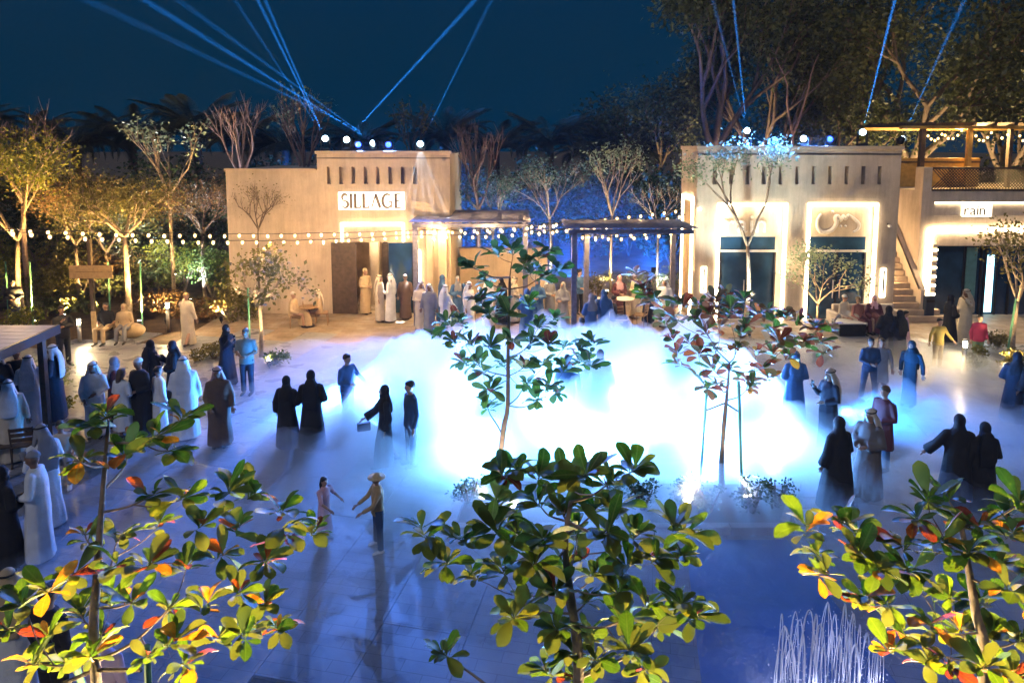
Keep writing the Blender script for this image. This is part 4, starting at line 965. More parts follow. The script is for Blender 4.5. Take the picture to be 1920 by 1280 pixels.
def tree(name, label, base, h, trunk_h, r, spread, depth, bark, leafm=None, nleaf=0, lsize=.12, scatter=.35, seed=1, nb=3, up=.5, lean=(0, 0), droop=0.0, group=None, cat='tree'):
    rr = random.Random(seed); base = Vector(base)
    t = wthing(name, tuple(base), label, cat, group)
    top = base + Vector((lean[0], lean[1], trunk_h)); mid = base.lerp(top, .5) + Vector((rr.uniform(-.1, .1), 0, 0))
    MB().tube(spline([base + Vector((0, 0, -.05)), mid, top], 3), [r*(1.25 - .5*i/6) for i in range(7)], 8).build('trunk', bark, t, True)
    tips = []
    br = MB(); L = (h - trunk_h) * .62 / (1 + .72*(depth > 0) + .5*(depth > 1) + .36*(depth > 2)) * 1.5
    for k in range(nb + 1):
        az = 6.283*k/(nb+1) + rr.uniform(-.5, .5); d = Vector((math.cos(az)*math.sin(spread), math.sin(az)*math.sin(spread), math.cos(spread)))
        limb = MB(); grow(limb, top, d, L, r*.72, depth, rr, tips, spread, up, nb); limb.build('limb', bark, t, True)
    if leafm and nleaf:
        cr = MB()
        for i in range(nleaf):
            p, d = tips[rr.randrange(len(tips))]; leafcard(cr, p + Vector((rr.gauss(0, scatter), rr.gauss(0, scatter), rr.gauss(0, scatter*.8) - droop*abs(rr.gauss(0, scatter)))), lsize, rr, droop)
        tag(cr.build('crown', leafm, t), kind='stuff')
    return t
def bush(label, c, rx, ry, rz, n, m, size, seed, cat='shrub', group='garden shrubs', name='shrub'):
    rr = random.Random(seed); c = Vector(c); t = wthing(name, tuple(c), label, cat, group)
    stm = MB()
    for k in range(5):
        a = rr.uniform(0, 6.28); stm.tube([c + Vector((0, 0, -.04)), c + Vector((math.cos(a)*rx*.3, math.sin(a)*ry*.3, rz*.7)), c + Vector((math.cos(a)*rx*.55, math.sin(a)*ry*.55, rz*1.4))], [.03, .02, .008], 5)
    stm.build('stems', M_barkd, t); tag(t.children[0], kind='stuff') if t.children else None
    cr = MB(); lob = [(Vector((rr.uniform(-.6, .6)*rx, rr.uniform(-.6, .6)*ry, rr.uniform(.45, 1.5)*rz)), rr.uniform(.3, .6)) for _ in range(9)]
    for i in range(n):
        o, s = lob[rr.randrange(9)]; v = Vector((rr.gauss(0, 1), rr.gauss(0, 1), rr.gauss(0, 1))).normalized() * s * rr.uniform(.55, 1.05)
        p = c + o + Vector((v.x*rx, v.y*ry, v.z*rz))
        if p.z > .02: leafcard(cr, p, size, rr)
    tag(cr.build('foliage', m, t), kind='stuff')
    return t
I_yel = islandmat('yellow_green_foliage', (.10, .12, .012), (.24, .21, .02))
I_olv = islandmat('olive_foliage', (.09, .08, .018), (.18, .15, .035))
I_brn = islandmat('dry_brown_foliage', (.10, .055, .02), (.20, .11, .035))
I_grn = islandmat('mid_green_foliage', (.04, .08, .015), (.11, .16, .03))
I_drk = islandmat('dark_green_foliage', (.018, .032, .012), (.05, .075, .022))
I_pal = islandmat('pale_green_foliage', (.16, .22, .12), (.34, .38, .22))
I_gho = islandmat('feathery_olive_foliage', (.042, .05, .014), (.10, .11, .032))
I_teal = islandmat('grey_green_foliage', (.08, .14, .10), (.20, .26, .18))
GL = 'lit garden trees'
def gt(px, py_base, Y=None): 
    return gnd(px, py_base) if Y is None else Vector((atY(px, py_base, Y).x, Y, 0))
def hz_of(py, Y): return atY(960, py, Y).z
# left garden
tree('garden_tree', 'yellow green round tree with pale twigs at the garden edge', gt(45, 600), hz_of(250, 24.5), 3.0, .09, .55, 2, M_bark, I_yel, 6000, .13, .42, 31, group=GL)
tree('bare_tree', 'pale leafless tree rising behind the yellow green tree', gt(45, 400, 27), hz_of(185, 27), 4.2, .10, .42, 3, M_barkw, None, 0, .1, .3, 32, up=.7, group='bare trees')
tree('garden_tree', 'olive feathery tree with a clear slim trunk in the garden', gt(243, 600), hz_of(325, 24.5), 3.1, .10, .65, 3, M_bark, I_olv, 6000, .11, .42, 33, group=GL)
tree('garden_tree', 'dry brown feathery tree beside the timber board', gt(150, 580), hz_of(330, 25.5), 2.6, .07, .6, 3, M_barkd, I_brn, 4000, .10, .4, 34, group=GL)
tree('garden_tree', 'sparse pale tree with few white lit leaves', gt(320, 430, 27), hz_of(215, 27), 4.4, .07, .38, 2, M_bark, I_pal, 420, .16, .16, 35, up=.8, group=GL)
tree('garden_tree', 'russet feathery tree at the corner of the wing', gt(385, 560), hz_of(335, 27), 2.8, .07, .55, 3, M_barkd, I_brn, 4000, .10, .4, 36, group=GL)
tree('garden_tree', 'dark leafy tree between the brown and olive trees', gt(205, 560), hz_of(370, 27.5), 2.0, .07, .7, 2, M_barkd, I_gho, 2000, .15, .4, 37, group=GL)
tree('garden_tree', 'small leafy tree with layered branches before the wing wall', gnd(490, 668), hz_of(452, 21), 1.7, .06, .85, 2, M_bark, I_olv, 900, .15, .2, 38, up=.15, group=GL)
stake(bpy.data.objects['garden_tree.005'] if 'garden_tree.005' in bpy.data.objects else tL, tuple(gnd(470, 672)), tuple(gnd(470, 672) + Vector((.0, 0, 2.2))))
tree('thin_tree', 'thin dark leafless tree against the wing wall', Vector((atY(487, 500, 25.2).x, 25.2, 0)), hz_of(335, 25.2), 3.4, .04, .6, 3, M_barkd, I_olv, 260, .07, .2, 39, group='bare trees')
for (px, sd, lb) in ((17, 1, 'green stake of the yellow green tree'), (62, 2, 'green stake between the timber board and the kiosk shrubs'), (267, 3, 'green stake between the slim olive trunk and the bollard'), (207, 4, 'green stake by the seated pair')):
    g0 = gnd(px, 608); tag(MB().tube([g0 + Vector((0, 0, -.03)), g0 + Vector((.05, 0, 2.3)), g0 + Vector((.02, 0, 2.32))], [.03, .028, .02], 8).build('tree_stake', M_stake), lb, 'stake', 'green tree stakes')
# trees behind and on the roof
RB = 'bare trees'
tree('bare_tree', 'reddish leafless tree behind the low wing roof', gt(458, 400, 30), hz_of(172, 30), 5.0, .11, .42, 3, M_barkw, None, 0, .1, .3, 41, up=.7, group=RB)
tree('bare_tree', 'nearly leafless tree with a few pale leaves beside the roof lights', gt(575, 400, 30), hz_of(165, 30), 5.0, .10, .40, 3, M_barkw, I_teal, 380, .16, .16, 42, up=.8, group=RB)
tree('thin_tree', 'thin tree with sparse leaf tufts behind the brightest roof light', gt(778, 400, 30), hz_of(190, 30), 5.6, .05, .35, 1, M_barkd, I_olv, 160, .16, .18, 43, up=.7, group=RB)
tree('bare_tree', 'leafless blue lit tree at the pergola side of the SILLAGE building', gt(898, 500, 31), hz_of(215, 31), 3.6, .10, .36, 3, M_barkw, None, 0, .1, .3, 44, up=.8, group=RB)
tree('garden_tree', 'small leafy blue green tree over the slatted pergola', gt(925, 500, 31), hz_of(315, 31), 2.6, .06, .55, 2, M_bark, I_teal, 1300, .13, .3, 45, group='trees between the shops')
tree('garden_tree', 'pale leafy tree above the garden wall', gt(1030, 500, 30.5), hz_of(285, 30.5), 3.2, .06, .5, 3, M_bark, I_teal, 1000, .12, .28, 46, group='trees between the shops')
tree('garden_tree', 'slender tree with yellow green top between the shops', gt(1146, 500, 30), hz_of(262, 30), 3.4, .06, .38, 3, M_bark, I_pal, 700, .14, .22, 47, up=.7, group='trees between the shops')
tree('bare_tree', 'small grey leafless tree beside the square shop', gt(1232, 500, 30), hz_of(322, 30), 2.8, .05, .5, 3, M_bark, I_teal, 300, .1, .2, 48, group='trees between the shops')
tb = tree('garden_tree', 'slender forked tree with lit green top before the square shop', gnd(1396, 618), hz_of(258, 22.8), 3.0, .075, .33, 2, M_bark, I_pal, 1500, .12, .26, 52, nb=2, up=.9, group='trees before the square shop')
tree('garden_tree', 'small white leafed tree between the two framed doors', gnd(1530, 628), 3.2, 1.1, .04, .6, 2, M_bark, I_pal, 900, .12, .2, 50, group='trees before the square shop')
tq = tree('garden_tree', 'young olive tree with a green stake before the terrace shop', gnd(1898, 690), hz_of(400, 20), 2.0, .06, .5, 2, M_bark, I_olv, 800, .12, .26, 51, group='trees before the square shop')
stake(tq, tuple(gnd(1884, 692)), tuple(atY(1905, 560, gnd(1884, 692).y)))
# tall feathery trees at the back right
tree('tall_tree', 'tall feathery tree with drooping foliage behind the square shop', gt(1335, 400, 38), 17.0, 6.0, .26, .42, 3, M_barkd, I_gho, 16000, .24, .65, 61, droop=.6, up=.7, group='tall trees behind')
tree('tall_tree', 'tall drooping olive tree beside the tall feathery one', gt(1420, 400, 40), 14.0, 5.0, .24, .45, 3, M_barkd, I_gho, 14000, .24, .65, 62, droop=.6, group='tall trees behind')
tree('tall_tree', 'huge dark spreading tree behind the stairs', gt(1700, 400, 42), 18.0, 5.0, .36, .6, 3, M_barkd, I_gho, 24000, .26, .95, 63, droop=.6, group='tall trees behind')
tree('tall_tree', 'dark spreading tree above the terrace pergola', gt(1880, 400, 42), 13.5, 4.0, .30, .65, 3, M_barkd, I_gho, 18000, .26, .9, 64, droop=.5, group='tall trees behind')
tree('tall_tree', 'shorter dark tree beside the tall feathery one', gt(1225, 400, 44), 10.6, 3.5, .22, .6, 3, M_barkd, I_gho, 12000, .24, .8, 65, droop=.4, group='tall trees behind')
tree('tall_tree', 'dark tree filling the gap behind the square shop', gt(1545, 400, 42), 11.0, 3.5, .22, .6, 3, M_barkd, I_gho, 12000, .24, .8, 66, droop=.4, group='tall trees behind')
tree('bare_tree', 'two pronged leafless tree above the square shop', gt(1480, 400, 36), hz_of(75, 36), 7.0, .10, .28, 1, M_barkw, None, 0, .1, .3, 67, nb=1, up=1.0, group=RB)
# date palms along the horizon
def frond_mesh(L, bend):
    mb = MB(); pts = []
    for i in range(11):
        u = i/10; pts.append(Vector((L*u*math.cos(bend*u*.6), 0, L*(math.sin(.9)*u - bend*.62*u*u))))
    mb.tube(pts, [.03*(1-.8*i/10) for i in range(11)], 4)
    for i in range(2, 60):
        u = i/60; k = min(9, int(u*10)); p = pts[k].lerp(pts[k+1], u*10-k); ln = L*.22*math.sin(math.pi*min(.97, .18+u*.8))
        for s in (-1, 1):
            q = p + Vector((ln*.55, s*ln*.75, -.12*ln)); b = len(mb.v)
            mb.v += [tuple(p + Vector((-.05, 0, 0))), tuple(p + Vector((.07, 0, 0))), tuple(q)]; mb.f.append((b, b+1, b+2))
    me = mb.mesh('frond'); me.materials.append(islandmat('palm_foliage', (.03, .035, .015), (.07, .07, .03))); return me
FR = [frond_mesh(3.6, .7), frond_mesh(3.8, 1.1), frond_mesh(3.4, 1.5)]
def palm(label, px, Y, top_py, seed):
    rr = random.Random(seed); c = gt(px, 400, Y); H = hz_of(top_py, Y) - 2.0
    t = wthing('date_palm', tuple(c), label, 'palm', 'date palms on the horizon')
    MB().tube([c + Vector((0, 0, -.05)), c + Vector((.05, 0, H*.5)), c + Vector((0, 0, H))], [.28, .22, .24], 10).build('trunk', M_barkd, t, True)
    for k in range(44):
        fm = FR[0 if k < 15 else (1 if k < 30 else 2)]; o = bpy.data.objects.new('frond', fm); COL.objects.link(o); o.parent = t
        o.location = (0, 0, H); o.rotation_euler = (rr.uniform(-.15, .15), rr.uniform(-.25, .1) if k < 15 else rr.uniform(-.05, .4), k*2.39996 + rr.uniform(-.2, .2))
P_ = [(-60, 38, 185, 'behind the kiosk corner'), (60, 41, 205, 'behind the pale leafless tree'), (150, 38, 205, 'over the dry brown tree'), (255, 40, 198, 'above the slim olive tree'), (375, 37, 172, 'tallest one near the wing'), (455, 44, 205, 'behind the reddish leafless tree'), (540, 40, 215, 'beside the blue lit roof'), (680, 44, 215, 'behind the SILLAGE roof lights'), (835, 42, 200, 'at the pergola end of the SILLAGE roof'), (930, 46, 222, 'behind the blue lit leafless tree'), (1030, 42, 208, 'above the pale leafy tree'), (1110, 46, 232, 'over the slender yellow tree'), (1170, 43, 225, 'next to the short dark tree')]
for i, (a, Y, b, lb) in enumerate(P_): palm('dark date palm ' + lb, a, Y, b, 70+i)
# dark hedge rows that close the view below the palms
hd = [(-40, 34, 6.4), (70, 33, 6.6), (180, 34, 6.2), (290, 33, 6.4), (390, 34, 6.6), (860, 39, 6.2), (940, 39, 5.4), (1020, 40, 6.0), (1100, 39, 5.4), (1180, 40, 6.2), (1260, 36, 5.2), (1330, 36, 5.6), (1450, 37, 5.6), (1570, 37, 5.6), (520, 38, 6.0), (640, 39, 6.0), (760, 39, 6.0), (1690, 36, 5.6), (1810, 36, 6), (1930, 36, 6)]
hn = ['behind the kiosk', 'behind the pale twigs', 'behind the dry brown tree', 'behind the olive tree', 'behind the wing corner', 'at the SILLAGE corner', 'behind the garden wall end', 'behind the garden wall', 'beyond the pergola gap', 'beyond the bistro tables', 'beside the square shop', 'behind the square shop corner', 'behind the slender forked tree', 'behind the framed doors', 'behind the wing roof', 'behind the SILLAGE roof', 'behind the pergola end roof light', 'behind the stairs', 'behind the terrace', 'behind the terrace end']
for i, ((a, Y, h), lb) in enumerate(zip(hd, hn)): bush('dark dense background shrub ' + lb, gt(a, 400, Y), 2.6, 1.3, h*.52, 2600, I_drk, .26, 100+i, group='dark background shrubs')
xs_ = [(-20, 585, 1.5, 2.2, I_yel, 'golden shrub behind the kiosk roof'), (85, 575, 1.4, 1.9, I_olv, 'tall golden shrub behind the green stakes'), (150, 560, 1.5, 2.4, I_olv, 'tall olive shrub behind the timber board'), (215, 555, 1.5, 2.6, I_brn, 'tall russet shrub behind the seated pair'), (285, 550, 1.5, 2.6, I_olv, 'tall olive shrub between the slim trunk and the wing'), (345, 548, 1.5, 2.7, I_yel, 'tall yellow shrub behind the glowing bollard'), (400, 560, 1.3, 2.2, I_grn, 'tall green shrub beside the wing'), (120, 520, 1.8, 3.2, I_gho, 'dim tall shrub deep in the garden'), (260, 510, 1.8, 3.4, I_olv, 'pale tall shrub deep in the garden'), (360, 505, 1.8, 3.6, I_teal, 'silvery tall shrub deep in the garden'), (20, 520, 1.8, 3.2, I_yel, 'golden tall shrub deep in the garden')]
for i, (a, b, r_, h, m_, lb) in enumerate(xs_): bush(lb, gnd(a, b), r_, r_*.7, h*.55, 1700, m_, .13, 210+i)
# lower garden shrubs
gs = [(30, 640, 1.0, 1.1, I_yel, 'bright yellow green shrub next to the kiosk roof'), (75, 735, .9, .75, I_pal, 'pale lit shrub under the kiosk edge'), (95, 780, .55, .5, I_yel, 'small lit shrub behind the dark robed man'), (110, 590, 1.3, .9, I_gho, 'dark shrub behind the man in black'), (300, 585, 1.4, .9, I_brn, 'reddish brown shrub behind the path'), (370, 600, 1.2, .8, I_brn, 'rusty shrub near the wing corner'), (430, 600, 1.1, 1.1, I_olv, 'olive shrub at the foot of the wing wall'), (330, 540, 1.5, 1.3, I_grn, 'green hedge shrub under the bulb strings'), (400, 520, 1.4, 1.4, I_grn, 'tall green shrub between the garden and the wing'), (445, 560, 1.0, 1.7, I_yel, 'yellow lit shrub climbing the wing corner'), (250, 560, 1.3, 1.2, I_gho, 'dim shrub behind the slim olive trunk'), (60, 560, 1.3, 1.3, I_gho, 'dim shrub behind the green stakes'), (400, 672, .7, .35, I_olv, 'low grassy shrub beside the abaya and tee shirt pair'), (510, 682, .6, .3, I_grn, 'low ground shrub under the layered tree'), (600, 570, .4, .5, I_grn, 'potted plant between the cafe table and the dark door')]
for i, (a, b, r_, h, m_, lb) in enumerate(gs): bush(lb, gnd(a, b), r_, r_*.8, h*.6, 900 if r_ > .8 else 500, m_, .11 if b > 600 else .15, 140+i)
ps = [(880, 950, 'small shrub at the open end of the planting bed'), (1205, 955, 'leafy blue shadowed shrub in the middle of the planting bed'), (1290, 950, 'sparse shrub between the staked red tree and the dense one'), (1330, 958, 'strappy plant at the foot of the red tree'), (1410, 960, 'dark rounded shrub between the red tree and the step'), (1455, 950, 'dark shrub at the stepped end of the planting bed'), (1150, 940, 'small sprig behind the dense dark tree')]
for i, (a, b, lb) in enumerate(ps): bush(lb, gnd(a, b, .08), .34, .28, .30 if i != 4 else .36, 320, I_drk if i in (1, 4, 5) else I_teal, .07, 160+i, group='planting bed shrubs')
for i, (a, b, r_, lb) in enumerate([(1545, 680, .4, 'pale flowering shrub near the white leafed tree'), (1830, 690, .45, 'lit low shrub behind the steel bollard'), (1900, 700, .5, 'low shrub at the foot of the young olive tree'), (1870, 655, .5, 'low shrub behind the child in the red top'), (1200, 560, .9, 'white lit shrub under the pergola lights'), (1250, 555, .9, 'pale shrub next to the lit return of the square shop'), (1120, 555, .8, 'pale blue shrub behind the bistro tables')]): bush(lb, gnd(a, b), r_, r_*.8, r_*.8, 500, I_pal if i in (0, 4, 5) else I_olv, .10, 170+i, group='plaza shrubs')

# ================================================================== garden and tree uplights
M_up = emat('uplight_lens', (1, .82, .5), 50)
def uplight(label, c, power, col, aim, ang=70, group='tree uplights'):
    c = Vector(c); t = wthing('uplight', tuple(c), label, 'uplight', group); d = (Vector(aim) - c).normalized()
    MB().tube([c + Vector((0, 0, -.02)), c + Vector((0, 0, .10))], .02, 6).build('spike', M_dark, t)
    MB().tube([c + Vector((0, 0, .14)) - d*.08, c + Vector((0, 0, .14)) + d*.08], [.05, .07], 10).build('housing', M_dark, t, True)
    MB().tube([c + Vector((0, 0, .14)) + d*.081, c + Vector((0, 0, .14)) + d*.088], .058, 10).build('lens', M_up, t)
    lamp('uplight_beam', 'SPOT', c + Vector((0, 0, .14)) + d*.12, power, col, t, .06, aim, ang, .6)
WARM, GOLD, COOL = (1, .72, .34), (1, .62, .18), (.75, .86, 1)
UP = .6
for lb, b, aim, pw_, an in (('warm uplight under the orange leafed almond tree', (bL.x + .5, Yl + .2, 0), (bL.x + .1, Yl, 3.2), 420, 80), ('warm uplight on the other side of the orange leafed tree', (bL.x - .6, Yl - .1, 0), (bL.x - .2, Yl, 3.2), 320, 80), ('warm uplight under the dense dark almond tree', (bC.x + .7, Yc_ + .1, 0), (bC.x + .1, Yc_, 3.2), 300, 80), ('warm uplight under the fountain side almond tree', (bR.x - .7, Yr_ + .2, 0), (bR.x - .1, Yr_, 3.2), 420, 80), ('second warm uplight under the fountain side almond tree', (bR.x + .5, Yr_ + .3, 0), (bR.x, Yr_, 3.2), 300, 80)): uplight(lb, b, pw_*UP*2.2, WARM, aim, an)
for lb, q, pw_ in (('bright uplight at the open end of the planting bed', (905, 955), 160), ('bright uplight close to the slim green trunk', (965, 972), 120), ('bright uplight beside the sparse shrub in the planting bed', (1285, 962), 140), ('bright uplight between the red tree and the step', (1402, 952), 190)):
    g = gnd(*q, .08); tgt = bm1 if q[0] < 1100 else bm2; uplight(lb, g, pw_*UP, (1, .85, .6), (tgt.x, tgt.y, 2.6), 75)
for lb, q, aim, pw_, col in (('golden uplight under the yellow green garden tree', (70, 612), (gt(45, 600).x, gt(45, 600).y, 4.5), 900, GOLD), ('golden uplight under the slim olive tree', (262, 612), (gt(243, 600).x, gt(243, 600).y, 4.5), 700, GOLD), ('golden uplight under the layered tree before the wing', (505, 690), (gnd(490, 668).x, gnd(490, 668).y, 2.2), 220, WARM), ('cool uplight below the sparse pale tree', (330, 520), (gt(320, 430, 27).x, 27, 6), 900, COOL), ('golden uplight below the russet tree', (415, 605), (gt(385, 560).x, gt(385, 560).y, 3.5), 350, WARM), ('golden uplight below the dry brown tree', (120, 600), (gt(150, 580).x, gt(150, 580).y, 4.0), 400, GOLD), ('warm uplight beside the slender forked tree', (1405, 632), (gnd(1396, 618).x, gnd(1396, 618).y, 4.5), 350, (.8, .95, .9)), ('warm uplight under the white leafed tree', (1540, 645), (gnd(1530, 628).x, gnd(1530, 628).y, 2), 120, WARM), ('warm uplight at the young olive tree', (1885, 712), (gnd(1898, 690).x, gnd(1898, 690).y, 3), 160, WARM), ('golden uplight in the kiosk side shrub', (62, 790), (gnd(75, 735).x, gnd(75, 735).y, 1.2), 160, GOLD)): uplight(lb, gnd(*q), pw_*UP*3.2, col, aim, 80, 'garden uplights')

for lb, q, aim, pw_ in (('added hidden warm uplight under the tall feathery tree', (1335, 36.0), (1340, 38.5, 9), 2600), ('added hidden warm uplight under the huge dark tree', (1720, 39.0), (1700, 42, 9), 2600), ('added hidden warm uplight under the tree above the terrace', (1860, 39.0), (1880, 42, 8), 1800)):  # unseen uplights added to warm the tall background trees
    g = gt(q[0], 400, q[1]); a_ = gt(aim[0], 400, aim[1]); uplight(lb, g, pw_, WARM, (a_.x, a_.y, aim[2]), 90, 'background uplights')

for lb, q, aim, pw_, col in (('cool uplight under the pale leafy tree', (1025, 29.6), (1030, 30.5, 5), 260, (.8, .9, 1)), ('cool uplight under the slender yellow tree', (1140, 29.2), (1146, 30, 5), 260, (1, .9, .7)), ('cool uplight under the blue green tree', (918, 30.0), (925, 31, 4.5), 200, (.7, .9, 1)), ('cool uplight under the small grey tree', (1238, 29.2), (1232, 30, 4), 180, (.7, .85, 1)), ('blue uplight under the reddish leafless tree', (470, 29.0), (458, 30, 7), 700, (.75, .75, 1)), ('blue uplight under the nearly leafless tree', (585, 29.0), (575, 30, 7), 800, (.3, .7, 1)), ('cool uplight deep in the garden', (350, 27.5), (340, 29.5, 3), 700, (.7, .85, 1)), ('golden uplight deep in the garden', (180, 26.0), (170, 28.5, 3), 700, (1, .68, .26)), ('golden uplight behind the glowing bollard', (300, 24.5), (290, 27, 2.5), 500, (1, .68, .26))):
    g = gt(q[0], 400, q[1]); a_ = gt(aim[0], 400, aim[1]); uplight(lb, g, pw_, col, (a_.x, a_.y, aim[2]), 95, 'background uplights')
# ================================================================== people
SKIN = mat('skin', (.36, .21, .14), .55, .12, 10); SKIN2 = mat('tan_skin', (.24, .13, .08), .55, .12, 10)
EYE = mat('eye_dark', (.02, .015, .012), .3); 
def cloth(name, col, rough=.85): return mat('cloth_' + name, col, rough, .12, 5, .35, 22)
BLK, NAVY, WHT, CRM, BRN = cloth('black', (.012, .012, .016)), cloth('navy', (.015, .02, .035)), cloth('white', (.66, .66, .66)), cloth('cream', (.55, .47, .36)), cloth('brown', (.12, .075, .055))
GRY, TAN, PNK, RED, YEL = cloth('grey', (.22, .22, .24)), cloth('tan', (.36, .25, .13)), cloth('pink', (.55, .32, .36)), cloth('crimson', (.28, .02, .06)), cloth('mustard', (.45, .30, .06))
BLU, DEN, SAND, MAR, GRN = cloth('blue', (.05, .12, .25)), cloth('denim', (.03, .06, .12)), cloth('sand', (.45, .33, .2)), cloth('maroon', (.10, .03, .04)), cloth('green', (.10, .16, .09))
HAIR = mat('black_hair', (.015, .012, .01), .5, .2, 20); HAIRB = mat('brown_hair', (.10, .055, .025), .5, .2, 20); STRAW = mat('straw_hat', (.55, .42, .25), .8, .2, 30, .4, 60); LEATH = mat('black_leather', (.02, .018, .018), .4); PHN = mat('phone_black', (.01, .01, .012), .2); AGAL = mat('black_cord', (.01, .01, .01), .7)
V = Vector
# arms: (elbow, wrist) for the left (x > 0) side as seen with the figure facing -y; x mirrored for the other
ARMS = {'down': (V((.27, .02, 1.12)), V((.29, -.06, .86))), 'clasp': (V((.27, .0, 1.12)), V((.07, -.20, 1.06))), 'phone': (V((.24, -.10, 1.14)), V((.12, -.30, 1.36))), 'reach': (V((.25, -.16, 1.14)), V((.20, -.40, 1.02))), 'cross': (V((.27, -.03, 1.13)), V((-.06, -.19, 1.17))), 'raise': (V((.30, -.10, 1.30)), V((.22, -.28, 1.50))), 'out': (V((.33, -.02, 1.18)), V((.46, -.14, .98))), 'lap': (V((.27, -.02, 1.08)), V((.12, -.28, .95))), 'back': (V((.26, .08, 1.12)), V((.27, .10, .86)))}
def ring(cx, cy, z, rx, ry, n=28, folds=None, ph=0, amp=0.0):
    pts = []
    for k in range(n):
        th = 2*math.pi*k/n; f = 1 + (amp*(.6*math.cos(folds*th + ph) + .4*math.cos((folds*2+1)*th + 2.1*ph)) if folds else 0)
        pts.append(V((cx + rx*f*math.cos(th), cy + ry*f*math.sin(th), z)))
    return pts
def finger_hand(mb, w, d, up, s):
    """palm and five bent fingers growing from wrist w along d"""
    d = d.normalized(); side = d.cross(up).normalized()*s; nrm = side.cross(d)*s
    mb.tube([w - d*.02, w + d*.03, w + d*.085], [(.022, .018), (.036, .016), (.038, .013)], 8)
    for i, (o, L) in enumerate(((-.030, .062), (-.010, .074), (.010, .070), (.029, .056))):
        p = w + d*.080 + side*o; a = p + d*L*.5 + up*(-.006); b = p + d*L*.85 - up*.022
        mb.tube([p, a, b], [.0095, .0085, .006], 5)
    p = w + d*.025 - side*.034; mb.tube([p, p + d*.03 - side*.025, p + d*.055 - side*.028 - up*.01], [.011, .0095, .007], 5)
PROTO = {}
def person_meshes(outfit, arms, legs='stand', seated=False, head='hijab', seed=0, turn=0.0, slim=1.0):
    key = (outfit, arms, legs, seated, head, seed, turn, slim)
    if key in PROTO: return PROTO[key]
    rr = random.Random(hash((outfit, arms[0], arms[1], seed)) & 0xffff if False else seed*13 + len(outfit)*7 + len(head))
    dz = -.43 if seated else 0.0
    sh = lambda v: V((v.x, v.y, v.z + dz))
    aL, aR = ARMS[arms[0]], ARMS[arms[1]]
    el = [(sh(V((.185, 0, 1.41))), sh(aL[0]), sh(aL[1])), (sh(V((-.185, 0, 1.41))), sh(V((-aR[0].x, aR[0].y, aR[0].z))), sh(V((-aR[1].x, aR[1].y, aR[1].z))))]
    if seated: lg = [(V((s*.10, 0, .50)), V((s*.13, -.44, .50)), V((s*.13, -.46, .09))) for s in (1, -1)]
    elif legs == 'walk': lg = [(V((.09, 0, .90)), V((.095, -.14, .50)), V((.095, -.16, .08))), (V((-.09, 0, .90)), V((-.095, .03, .49)), V((-.095, .26, .13)))]
    elif legs == 'wide': lg = [(V((s*.10, 0, .90)), V((s*.15, 0, .48)), V((s*.20, 0, .08))) for s in (1, -1)]
    else: lg = [(V((s*.09, 0, .90)), V((s*.10, -.01, .48)), V((s*.105, 0, .08))) for s in (1, -1)]
    Rt = Matrix.Rotation(turn, 3, 'Z')
    # ---- body, one surface
    mb = MB()
    mb.rings([ring(0, 0, z + dz, a*slim, b, 16) for z, a, b in ((.84, .13, .09), (.92, .165, .115), (1.04, .145, .10), (1.16, .155, .108), (1.30, .178, .115), (1.39, .185, .10), (1.445, .13, .08), (1.475, .06, .06))])
    mb.tube([V((0, .0, 1.44 + dz)), V((0, -.005, 1.50 + dz)), V((0, -.012, 1.58 + dz))], [.058, .052, .052], 10)
    hc = V((0, -.018, 1.635 + dz))
    mb.ell(hc, (.076, .094, .112), 16, 12)
    mb.ell(hc + Rt @ V((0, -.03, -.055)), (.055, .062, .055), 12, 8)
    nz0 = [hc + Rt @ V((0, -.085, .022)), hc + Rt @ V((0, -.112, -.018)), hc + Rt @ V((0, -.088, -.026))]
    mb.tube(nz0, [.010, .017, .012], 6)
    for s in (1, -1): mb.ell(hc + Rt @ V((s*.077, .008, -.005)), (.014, .022, .032), 8, 6)
    for a, b, c in el: mb.tube([a*.9 + V((0, 0, a.z*.1)), a, a.lerp(b, .5), b, b.lerp(c, .5), c], [.05, .056, .047, .040, .036, .028], 10)
    for a, b, c in lg:
        mb.tube([a, a.lerp(b, .5), b, b.lerp(c, .4), c, c + V((0, 0, -.05))], [.088, .076, .056, .056, .038, .036], 10); mb.tube([c + V((0, .05, -.045)), c + V((0, -.06, -.05)), c + V((0, -.16, -.062))], [(.036, .032), (.042, .028), (.036, .016)], 8)
    body = remeshed(mb, 'body', .02, 1)
    ex = MB()
    for i, (a, b, c) in enumerate(el): finger_hand(ex, c, (c - b), V((0, 0, 1)) if abs((c-b).normalized().z) < .8 else V((0, -1, 0)), 1 if i == 0 else -1)
    n0 = len(ex.f)
    for s in (1, -1): ex.ell(hc + Rt @ V((s*.031, -.083, .012)), (.013, .009, .008), 8, 5); ex.tube([hc + Rt @ V((s*.014, -.092, .034)), hc + Rt @ V((s*.05, -.080, .034))], .005, 5)
    ex.tube([hc + Rt @ V((-.024, -.088, -.056)), hc + Rt @ V((0, -.094, -.054)), hc + Rt @ V((.024, -.088, -.056))], .006, 5)
    bmx = bmesh.new(); bmx.from_mesh(body); me2 = ex.mesh('x', True)
    for i, p in enumerate(me2.polygons): p.material_index = 0 if i < n0 else 1
    bmx.from_mesh(me2); bmx.to_mesh(body); bmx.free(); body.materials.clear(); body.materials.append(SKIN); body.materials.append(EYE)
    parts = [('body', body)]
    shoes = None
    # ---- clothing
    wide = outfit == 'abaya'
